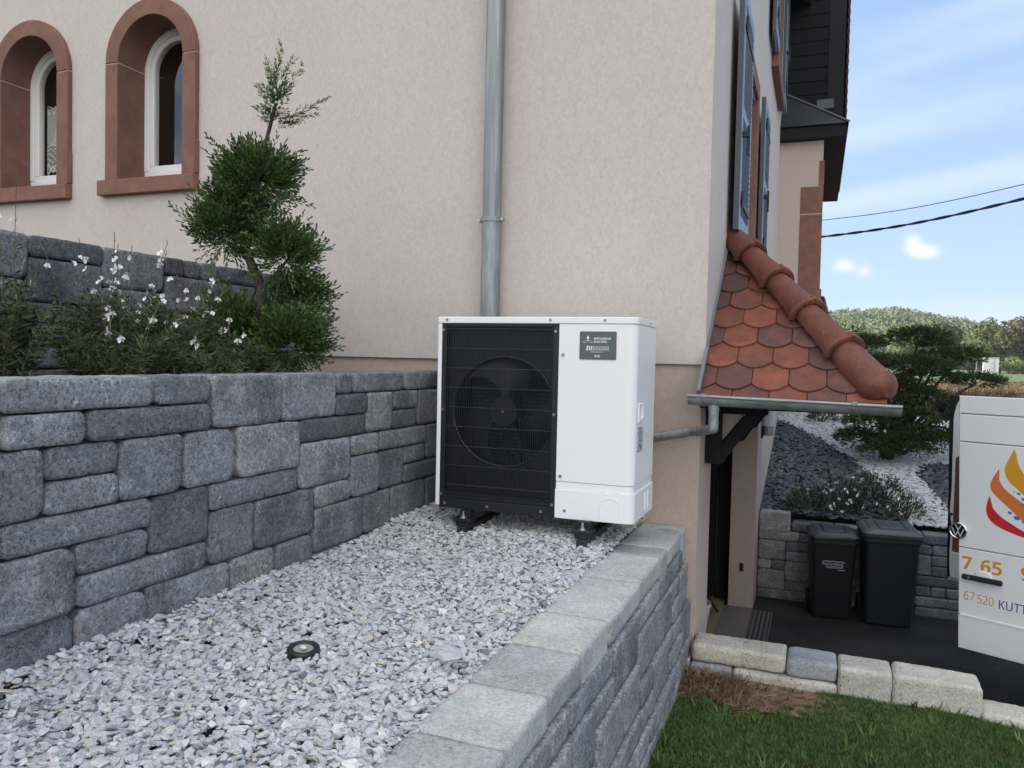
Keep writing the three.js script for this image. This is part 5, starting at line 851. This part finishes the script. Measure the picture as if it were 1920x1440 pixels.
  part('body', [rot(extr(bs, 3.4, { curve: 10 })), box(0.02, 3.38, -1.95, -1.885, -0.79, 0.79).applyMatrix4(Mb), box(3.30, 3.38, -1.88, -0.23, -0.79, 0.79).applyMatrix4(Mb)], vw, van);
  part('nose', rot(extr([[-0.9, -2.05], [0.9, -2.05], [0.9, -1.1], [0.78, -0.1], [-0.78, -0.1], [-0.9, -1.1]], 0.9, { bevel: 0.1 }).translate(0, 0, 3.5)), vw, van);
  part('bumper', box(-0.07, 0.0, -2.10, -1.90, -0.93, 0.93, 0.02).applyMatrix4(Mb), rubberM, van);
  for (const [px, s] of [[0.75, 1], [0.75, -1], [3.7, 1], [3.7, -1]]) { const w = part('wheel', rod([px, -2.15, s * 0.70], [px, -2.15, s * 0.93], 0.33, 0.33, 36).applyMatrix4(Mb), rubberM, van); part('rim', rod([px, -2.15, s * 0.935], [px, -2.15, s * 0.90], 0.20, 0.20, 30).applyMatrix4(Mb), steelM, w); }
}

// ---------------------------------------------------------------- bank of slate and marble chips
const inPoly = (p, x, z) => { let c = false; for (let i = 0, j = p.length - 1; i < p.length; j = i++) if ((p[i][1] > z) !== (p[j][1] > z) && x < (p[j][0] - p[i][0]) * (z - p[i][1]) / (p[j][1] - p[i][1]) + p[i][0]) c = !c; return c; };
const whiteEdge = [[-0.60, -12.72], [-0.56, -12.60], [-0.20, -12.15], [0.09, -11.62], [0.30, -11.19], [0.44, -10.91], [0.57, -10.52], [0.67, -10.16], [0.76, -9.75], [0.86, -9.20], [0.97, -8.74], [1.42, -8.84], [1.38, -9.25], [1.32, -9.44], [1.25, -9.97], [1.14, -10.38], [1.30, -10.84], [1.60, -10.90], [2.6, -10.6], [3.2, -11.4], [2.4, -12.4], [1.4, -13.2], [-0.6, -13.4]];
{
  const bankPlane = sheet(-0.56, 7, -13.4, -8.88, 40, 40, (x, z) => bankY(x, z) - 0.02);
  ground('bank', bankPlane, soilM, 'sloping bank behind the stone wall by the bins');
  const R = rng(515), geos = [1, 2, 3, 4].map((s) => chip(s * 13 + 2, 0.42, 12)), slate = [6, 7, 8].map((s) => chip(s * 13 + 2, 0.22, 12));
  const place = (want) => () => { const z = -8.86 - 4.5 * Math.pow(R(), 0.85), x = -0.53 + 3.1 * R(), e = 0.05; if (inPoly(whiteEdge, x + e * (R() - 0.5), z + e * (R() - 0.5)) !== want) return null; const s = want ? 0.016 + 0.014 * R() : 0.020 + 0.022 * R(); return { pos: [x, bankY(x, z) + 0.012 * R(), z], rot: [(R() - 0.5) * 1.0 + 0.2, R() * 6.28, (R() - 0.5) * 1.0], scale: [s * (0.9 + 0.6 * R()), s, s * (0.9 + 0.4 * R())] }; };
  scatter('marble_chips', 'white marble chips spread in a curving stream on the bank', 'gravel', geos, 42000, place(true), () => palette(R, [[0.5, [0.66, 0.67, 0.69], 0.12], [0.3, [0.52, 0.54, 0.58], 0.15], [0.2, [0.78, 0.78, 0.77], 0.06]]));
  scatter('slate_chips', 'dark slate chips covering the bank on both sides of the marble', 'gravel', slate, 30000, place(false), () => palette(R, [[0.6, [0.058, 0.064, 0.078], 0.3], [0.3, [0.038, 0.042, 0.052], 0.3], [0.1, [0.11, 0.118, 0.135], 0.2]]), mat([1, 1, 1], 0.6));
}
{ // spreading cloud pruned yew on the bank
  const O = V(0.88, -1.16, -10.95), t = thing('yew', 'wide cloud pruned yew with flat dark pads on the bank', 'tree', O.toArray()), R = rng(61);
  const P = (x, y, z = 0) => [x - O.x, y - O.y, z];
  const pads = [[0.50, 0.27, 0.0, 0.33, 0.09, 0.30, 782], [1.16, 0.36, 0.1, 0.35, 0.10, 0.32, 884], [1.36, 0.26, -0.1, 0.20, 0.08, 0.23, 340], [1.62, 0.13, 0.05, 0.28, 0.09, 0.28, 612], [0.62, 0.05, 0.2, 0.33, 0.08, 0.30, 646], [1.12, 0.02, 0.25, 0.44, 0.09, 0.34, 1020], [1.42, 0.08, -0.2, 0.29, 0.08, 0.25, 442], [0.84, -0.20, 0.25, 0.26, 0.08, 0.28, 544], [1.80, -0.16, 0.1, 0.30, 0.07, 0.25, 578], [1.24, -0.36, 0.2, 0.24, 0.09, 0.23, 476], [0.82, -0.45, 0.25, 0.31, 0.12, 0.25, 646], [0.66, -0.72, 0.2, 0.31, 0.14, 0.28, 816], [0.52, -0.92, 0.15, 0.26, 0.11, 0.25, 578], [0.92, -0.95, 0.3, 0.29, 0.11, 0.23, 646], [1.20, -0.86, 0.2, 0.31, 0.11, 0.28, 714], [1.68, -0.52, 0.0, 0.26, 0.13, 0.25, 578], [1.42, -0.92, 0.1, 0.26, 0.09, 0.23, 408], [1.80, -0.82, -0.2, 0.24, 0.11, 0.23, 374], [1.30, -0.12, 0.1, 0.34, 0.08, 0.28, 520], [1.0, -0.30, 0.1, 0.32, 0.09, 0.26, 480], [1.05, -0.62, 0.25, 0.34, 0.12, 0.24, 520], [1.50, -0.70, 0.1, 0.24, 0.10, 0.2, 320], [0.72, -0.30, 0.1, 0.24, 0.09, 0.22, 320], [0.80, -1.06, 0.3, 0.26, 0.07, 0.2, 320], [1.12, -1.02, 0.25, 0.26, 0.07, 0.2, 300]];
  const limbs = [];
  part('trunk', [tubePath([P(0.88, -1.22), P(0.94, -1.0, 0.02), P(1.02, -0.75, 0.03)], 0.055, 0.045, 9), tubePath([P(0.84, -1.2), P(0.78, -0.95, 0.02), P(0.80, -0.7, 0.03)], 0.038, 0.03, 9)], barkM, t);
  for (const [x, y, z, rx, ry, rz, n] of pads) {
    const from = y > -0.3 ? P(1.0 + 0.15 * (x - 1), -0.78, 0.03) : P(0.9, -1.05, 0.02); limbs.push(tubePath([from, P(mix(1.0, x, 0.45), mix(-0.8, y, 0.45), z * 0.4), P(x, y - ry * 0.3, z)], 0.032, 0.010, 6));
    const L = new Leaves(), C = V(...P(x, y, z));
    for (let i = 0; i < n; i++) { const d = rv(R); if (d.y < 0 && R() < 0.55) d.y *= -1; const k = 0.25 + 0.75 * Math.sqrt(R()), at = C.clone().add(V(d.x * rx * k, d.y * ry * k, d.z * rz * k)), dir = V(d.x, 0.30 + 0.45 * d.y + 0.35 * (R() - 0.4), d.z).add(rv(R).multiplyScalar(0.35)); spray(L, R, at, dir, 0.05 + 0.055 * R(), tint(R() < 0.2 ? [0.085, 0.105, 0.024] : [0.034, 0.056, 0.015], R, 0.3), 0.013, 0.8); }
    part('crown', L.geo(), greenM, t);
  }
  part('limb', limbs, barkM, t);
}
function shrub(label, pos, r, n, s, col, flowers = 0) { // low leafy shrub
  const t = thing('shrub', label, 'shrub', pos), R = rng(s), L = new Leaves();
  for (let i = 0; i < n; i++) { const d = rv(R); d.y = Math.abs(d.y); const k = 0.4 + 0.6 * Math.sqrt(R()), at = V(d.x * r[0] * k, d.y * r[1] * k, d.z * r[2] * k), dir = d.clone().add(V(0, 0.5, 0)).add(rv(R).multiplyScalar(0.5)); spray(L, R, at, dir, 0.06 + 0.06 * R(), tint(col, R, 0.35), 0.011, 0.5); }
  part('foliage', L.geo(), greenM, t);
  part('stem', [rod([0, -0.05, 0], [0, r[1] * 0.5, 0], 0.02, 0.01, 6), rod([0, -0.05, 0], [r[0] * 0.4, r[1] * 0.6, 0], 0.012, 0.006, 6), rod([0, -0.05, 0], [-r[0] * 0.4, r[1] * 0.6, 0], 0.012, 0.006, 6)], barkM, t);
  for (let i = 0; i < flowers; i++) { const d = rv(R); d.y = Math.abs(d.y) + 0.2; d.normalize(); const f = part('flower', flowerGeos[i % 3], petalM, t); f.position.set(d.x * r[0] * (0.8 + 0.7 * R()), d.y * r[1] * (0.75 + 0.7 * R()), d.z * r[2] + 0.06); f.rotation.set(R() - 0.5, R() - 0.5, R() * 3); const k = 0.85 + 0.4 * R(); f.scale.set(k, k, k); }
}
shrub('low dark shrub with white flowers left of the black bin', [0.02, -1.60, -9.0], [0.30, 0.24, 0.2], 260, 81, [0.030, 0.048, 0.018], 12);
shrub('low shrub thick with white flowers above the black bin', [0.30, -1.56, -9.1], [0.28, 0.32, 0.22], 240, 82, [0.032, 0.046, 0.018], 18);
shrub('wider dark green shrub above the blue grey bin', [0.66, -1.52, -9.2], [0.34, 0.34, 0.25], 380, 83, [0.034, 0.056, 0.016], 8);
shrub('small yellowing shrub at the edge of the white chips', [0.92, -1.54, -9.0], [0.16, 0.2, 0.14], 110, 84, [0.10, 0.10, 0.055], 5);
shrub('small round evergreen in the white chips under the gutter', [0.11, -0.84, -12.5], [0.20, 0.16, 0.18], 200, 85, [0.030, 0.052, 0.014], 0);

// ---------------------------------------------------------------- valley, wooded hill, trees, shed, cables
const ridge = (a) => { const k = [[-0.6, 0.03], [-0.1, 0.050], [0.0, 0.054], [0.085, 0.0585], [0.135, 0.049], [0.206, 0.028], [0.30, 0.018], [0.6, 0.02]]; for (let i = 0; i + 1 < k.length; i++) if (a <= k[i + 1][0]) return mix(k[i][1], k[i + 1][1], sm(clamp((a - k[i][0]) / (k[i + 1][0] - k[i][0])))); return 0.02; };
function landY(x, z) { const d = -z, a = x / Math.max(d, 1), up = step(300, 720, d); return -0.62 - 0.02 * step(14, 40, d) - 0.3 * step(20, 150, d) + (720 * ridge(a) - 8) * up - 25 * step(760, 1400, d) + (d > 260 ? 4 * (fbm3(x * 0.008, 1, z * 0.008, 2) - 0.5) * up : 0); }
{
  const nx = 70, nz = 90, pos = [], col = [], idx = [];
  for (let j = 0; j <= nz; j++) { const d = 13.3 * Math.pow(1500 / 13.3, j / nz); for (let i = 0; i <= nx; i++) { const a = mix(-0.75, 0.75, i / nx), x = a * d * (1 + 9 / d), z = -d; pos.push(x, landY(x, z), z);
    const n = fbm3(x * 0.05, 4, z * 0.05, 3), zone = d + 22 * (n - 0.5); let c = zone < 50 ? [0.25, 0.185, 0.105] : zone < 95 ? [0.11, 0.165, 0.05] : zone < 230 ? [0.085, 0.135, 0.04] : [0.12, 0.14, 0.05]; if (a > 0.13 && zone > 40 && zone < 70) c = [0.10, 0.15, 0.045]; col.push(...c.map((q) => q * (0.85 + 0.3 * n))); } }
  for (let j = 0; j < nz; j++) for (let i = 0; i < nx; i++) { const a = j * (nx + 1) + i, b = a + nx + 1; idx.push(a, a + 1, b, a + 1, b + 1, b); }
  const g = new THREE.BufferGeometry(); g.setAttribute('position', new THREE.Float32BufferAttribute(pos, 3)); g.setAttribute('color', new THREE.Float32BufferAttribute(col, 3)); g.setIndex(idx); g.computeVertexNormals();
  const uv = new Float32Array(pos.length / 3 * 2); for (let i = 0; i < uv.length / 2; i++) { uv[2 * i] = pos[3 * i] / 6; uv[2 * i + 1] = pos[3 * i + 2] / 6; } g.setAttribute('uv', new THREE.BufferAttribute(uv, 2));
  ground('hills', g, new THREE.MeshStandardMaterial({ vertexColors: true, roughness: 1, map: tex(512, gray((u, v) => 0.7 + 0.5 * pf(u * 20, v * 20, 20, 20, 4, 4))) }), 'fields and rising hill beyond the house');
}
function crownGeo(s, n, leaf, lobes = 6, tall = 1) { // clumped crown of leaf sized faces, unit radius
  const R = rng(s), L = new Leaves(), lb = [...Array(lobes)].map(() => { const d = rv(R); return [V(d.x * 0.55, d.y * 0.42 * tall + 0.05, d.z * 0.55), 0.38 + 0.24 * R()]; }); lb.push([V(0, 0.1, 0), 0.62]);
  for (let i = 0; i < n; i++) { const [c, r] = lb[i % lb.length], d = rv(R), at = c.clone().addScaledVector(d, r * (0.75 + 0.3 * R())), u = d.clone().add(rv(R).multiplyScalar(0.8)).normalize(), w = perp(u, R), f = leaf * (0.6 + 0.8 * R()), k = 0.75 + 0.5 * R(), nn = d.clone().add(rv(R).multiplyScalar(0.4)).normalize(); L.tri(at.clone().addScaledVector(w, -f / 2), at.clone().addScaledVector(w, f / 2), at.clone().addScaledVector(V().crossVectors(u, w), f), nn, [k, k, k]); }
  return L.geo();
}
const crownM = leafM({ roughness: 0.9 });
{
  const R = rng(808), geos = [1, 2, 3, 4, 5].map((s) => crownGeo(s * 31, 620, 0.2));
  const top = scatter('forest', 'dense sunlit mixed forest covering the far hill', 'forest', geos, 3600, () => {
    const d = 320 + 470 * Math.pow(R(), 0.85), a = -0.08 + 0.46 * R(), x = a * d, z = -d, r = 4.2 + 3.2 * R(); return { pos: [x, landY(x, z) + r * 0.75, z], rot: [0, R() * 6.28, 0], scale: [r, r * (0.9 + 0.4 * R()), r], x, z };
  }, () => palette(R, [[0.36, [0.19, 0.235, 0.075], 0.2], [0.28, [0.25, 0.25, 0.09], 0.2], [0.22, [0.12, 0.165, 0.06], 0.2], [0.05, [0.25, 0.21, 0.10], 0.2], [0.06, [0.08, 0.115, 0.05], 0.2]]), crownM);
  void top;
}
function tree(label, x, z, h, w, s, col, name = 'tree', group) {
  const y = landY(x, z), t = thing(name, label, name === 'bush' ? 'bush' : 'tree', [x, y, z], 0, group), R = rng(s), n = 5, L = [];
  const bush = name === 'bush', th = bush ? h * 0.3 : h * 0.45;
  part('trunk', [rod([0, -0.3, 0], [0, th, 0], w * 0.05, w * 0.03, 8), rod([0, th * 0.8, 0], [w * 0.2, h * 0.7, 0], w * 0.025, w * 0.012, 6), rod([0, th * 0.7, 0], [-w * 0.22, h * 0.65, w * 0.1], w * 0.025, w * 0.012, 6)], barkM, t);
  for (let i = 0; i < n; i++) { const d = rv(R), g = crownGeo(s * 17 + i, 700, 0.16, 7); const r = w * (0.30 + 0.12 * R()); g.scale(r, r * 0.95, r); g.translate(d.x * w * 0.24, h * (bush ? 0.5 : 0.62) + d.y * h * 0.2, d.z * w * 0.24); const c = g.attributes.color, k = 0.85 + 0.3 * R(); for (let j = 0; j < c.count; j++) c.setXYZ(j, c.getX(j) * col[0] * 1.3 * k, c.getY(j) * col[1] * 1.3 * k, c.getZ(j) * col[2] * 1.3 * k); L.push(g); }
  part('crown', mergeGeometries(L), crownM, t);
}
tree('tall olive green tree behind the white shed', 31.5, -176, 10.0, 8.5, 1, [0.12, 0.14, 0.045]);
tree('brownish green tree at the right end of the tree row', 36.2, -172, 10.5, 8.5, 2, [0.15, 0.14, 0.06]);
tree('dark green tree left of the white shed, behind the yew', 24.0, -178, 11.0, 9, 3, [0.06, 0.09, 0.035]);
tree('yellow green tree between the two right trees', 33.8, -180, 9.0, 7.5, 4, [0.15, 0.16, 0.05]);
tree('pale tree at the far right frame edge', 38.5, -166, 8.0, 7.5, 5, [0.15, 0.14, 0.06]);
tree('rounded green tree over the yew crown, mid distance', 18.5, -182, 10.0, 9, 6, [0.10, 0.13, 0.045]);
tree('bright green bush right of the white shed', 33.0, -163, 3.2, 4.5, 7, [0.15, 0.19, 0.045], 'bush');
tree('dark bush touching the left side of the white shed', 26.8, -165, 3.6, 3.4, 8, [0.035, 0.045, 0.025], 'bush');
tree('grey green hedge bush at the right frame edge', 36.6, -160, 2.6, 5, 9, [0.11, 0.135, 0.05], 'bush');
{ // pointed conifer showing past the corner of the house
  const t = thing('conifer', 'dark pointed conifer showing past the house corner', 'tree', [0.10, -0.64, -41]), R = rng(12), L = new Leaves();
  part('trunk', rod([0, -0.2, 0], [0, 3.4, 0], 0.10, 0.02, 8), barkM, t);
  for (let i = 0; i < 3800; i++) { const f = Math.pow(R(), 0.7), y = 0.1 + 3.75 * f, rr = 0.85 * Math.pow(1 - f, 0.75) * (0.72 + 0.4 * R()), a = R() * 6.283, d = V(Math.cos(a), 0.55, Math.sin(a)).normalize(); L.blade(V(Math.cos(a) * rr * 0.8, y, Math.sin(a) * rr * 0.8), d.add(rv(R).multiplyScalar(0.35)).normalize(), 0.20, 0.09, perp(d, R), tint(R() < 0.25 ? [0.075, 0.11, 0.035] : [0.035, 0.062, 0.022], R)); }
  part('crown', L.geo(), greenM, t);
}
tree('small leafy tree behind the conifer foot', 2.2, -60, 3.2, 3.4, 21, [0.085, 0.12, 0.04]);
{
  const s = thing('shed', 'small white shed at the field edge before the trees', 'shed', [28.9, landY(28.9, -161), -161], -0.1);
  part('wall', box(-1.15, 1.15, -0.2, 2.75, -1.6, 1.0, 0.02), mat([0.74, 0.73, 0.69], 0.7), s);
  part('roof', box(-1.25, 1.25, 2.755, 2.87, -1.7, 1.12, 0.02), mat([0.55, 0.55, 0.54], 0.6), s);
  part('door', box(-0.1, 0.75, 0.02, 2.1, 1.0, 1.04, 0.01), mat([0.62, 0.61, 0.58], 0.6), s); part('corner_post', box(0.40, 0.5, 0.0, 2.74, 1.045, 1.09), mat([0.35, 0.33, 0.3], 0.7), s);
  const p = part('post', rod([26.2, landY(26.2, -158) - 0.3, -158], [26.2, landY(26.2, -158) + 2.1, -158], 0.10, 0.09, 8), mat([0.30, 0.30, 0.30], 0.6), scene); tag(p, 'lone grey post left of the white shed', 'post');
}
{ // dry grass and weeds at the top of the bank
  const R = rng(66), tufts = [1, 2, 3].map((s) => { const L = new Leaves(), Q = rng(s * 57); for (let i = 0; i < 12; i++) { const a = Q() * 6.28, d = V(Math.cos(a) * 0.45 * Q(), 1, Math.sin(a) * 0.45 * Q()).normalize(); L.blade(V(0.05 * (Q() - 0.5), -0.02, 0.05 * (Q() - 0.5)), d, 0.12 + 0.16 * Q(), 0.007, perp(d, Q), [1, 1, 1], 0.2); } return L.geo(); });
  scatter('dry_grass', 'dry straw coloured grass and weeds at the field edge', 'grass', tufts, 9000, () => { const d = 13.4 + 26 * Math.pow(R(), 1.6), x = d * (-0.03 + 0.35 * R()), k = 0.5 + 0.6 * R(); return { pos: [x, landY(x, -d), -d], rot: [0, R() * 6.28, 0], scale: [k, k * 0.8, k] }; }, () => palette(R, [[0.5, [0.30, 0.20, 0.12], 0.25], [0.25, [0.38, 0.30, 0.20], 0.2], [0.2, [0.12, 0.13, 0.05], 0.3], [0.05, [0.6, 0.58, 0.55], 0.2]]), mat([1, 1, 1], 0.9, { side: THREE.DoubleSide }));
}
function cable(name, label, A, B, r, twist) {
  const a = V(...A), b = V(...B), d = b.clone().sub(a), n = 90, at = (t) => a.clone().addScaledVector(d, t).add(V(0, -0.06 * Math.sin(Math.PI * Math.min(t, 1)), 0));
  const strand = (ph) => { const pts = []; for (let i = 0; i <= n; i++) { const t = i / n * 3.2, p = at(t), k = t * d.length() * 9 + ph; if (twist) p.add(V(0, r * 0.8 * Math.cos(k), r * 0.8 * Math.sin(k))); pts.push(p); } return new THREE.TubeGeometry(new THREE.CatmullRomCurve3(pts), n * 4, r, 6); };
  const m = part(name, twist ? [strand(0), strand(Math.PI)] : strand(0), mat([0.02, 0.022, 0.025], 0.6), scene); tag(m, label, 'cable');
}
cable('overhead_cable', 'thin overhead wire running from the house, the upper of two', [-0.05, 2.375, -14], [2.44, 2.40, -12], 0.0055, false);
cable('overhead_cable', 'thick twisted overhead cable running from the house, below the thin wire', [-0.05, 2.10, -14], [2.45, 2.215, -12], 0.012, true);

scene.fog = new THREE.FogExp2(new THREE.Color().setRGB(0.80, 0.86, 0.92), 0.00022); // thin haze of the valley

renderer.render(scene, camera);
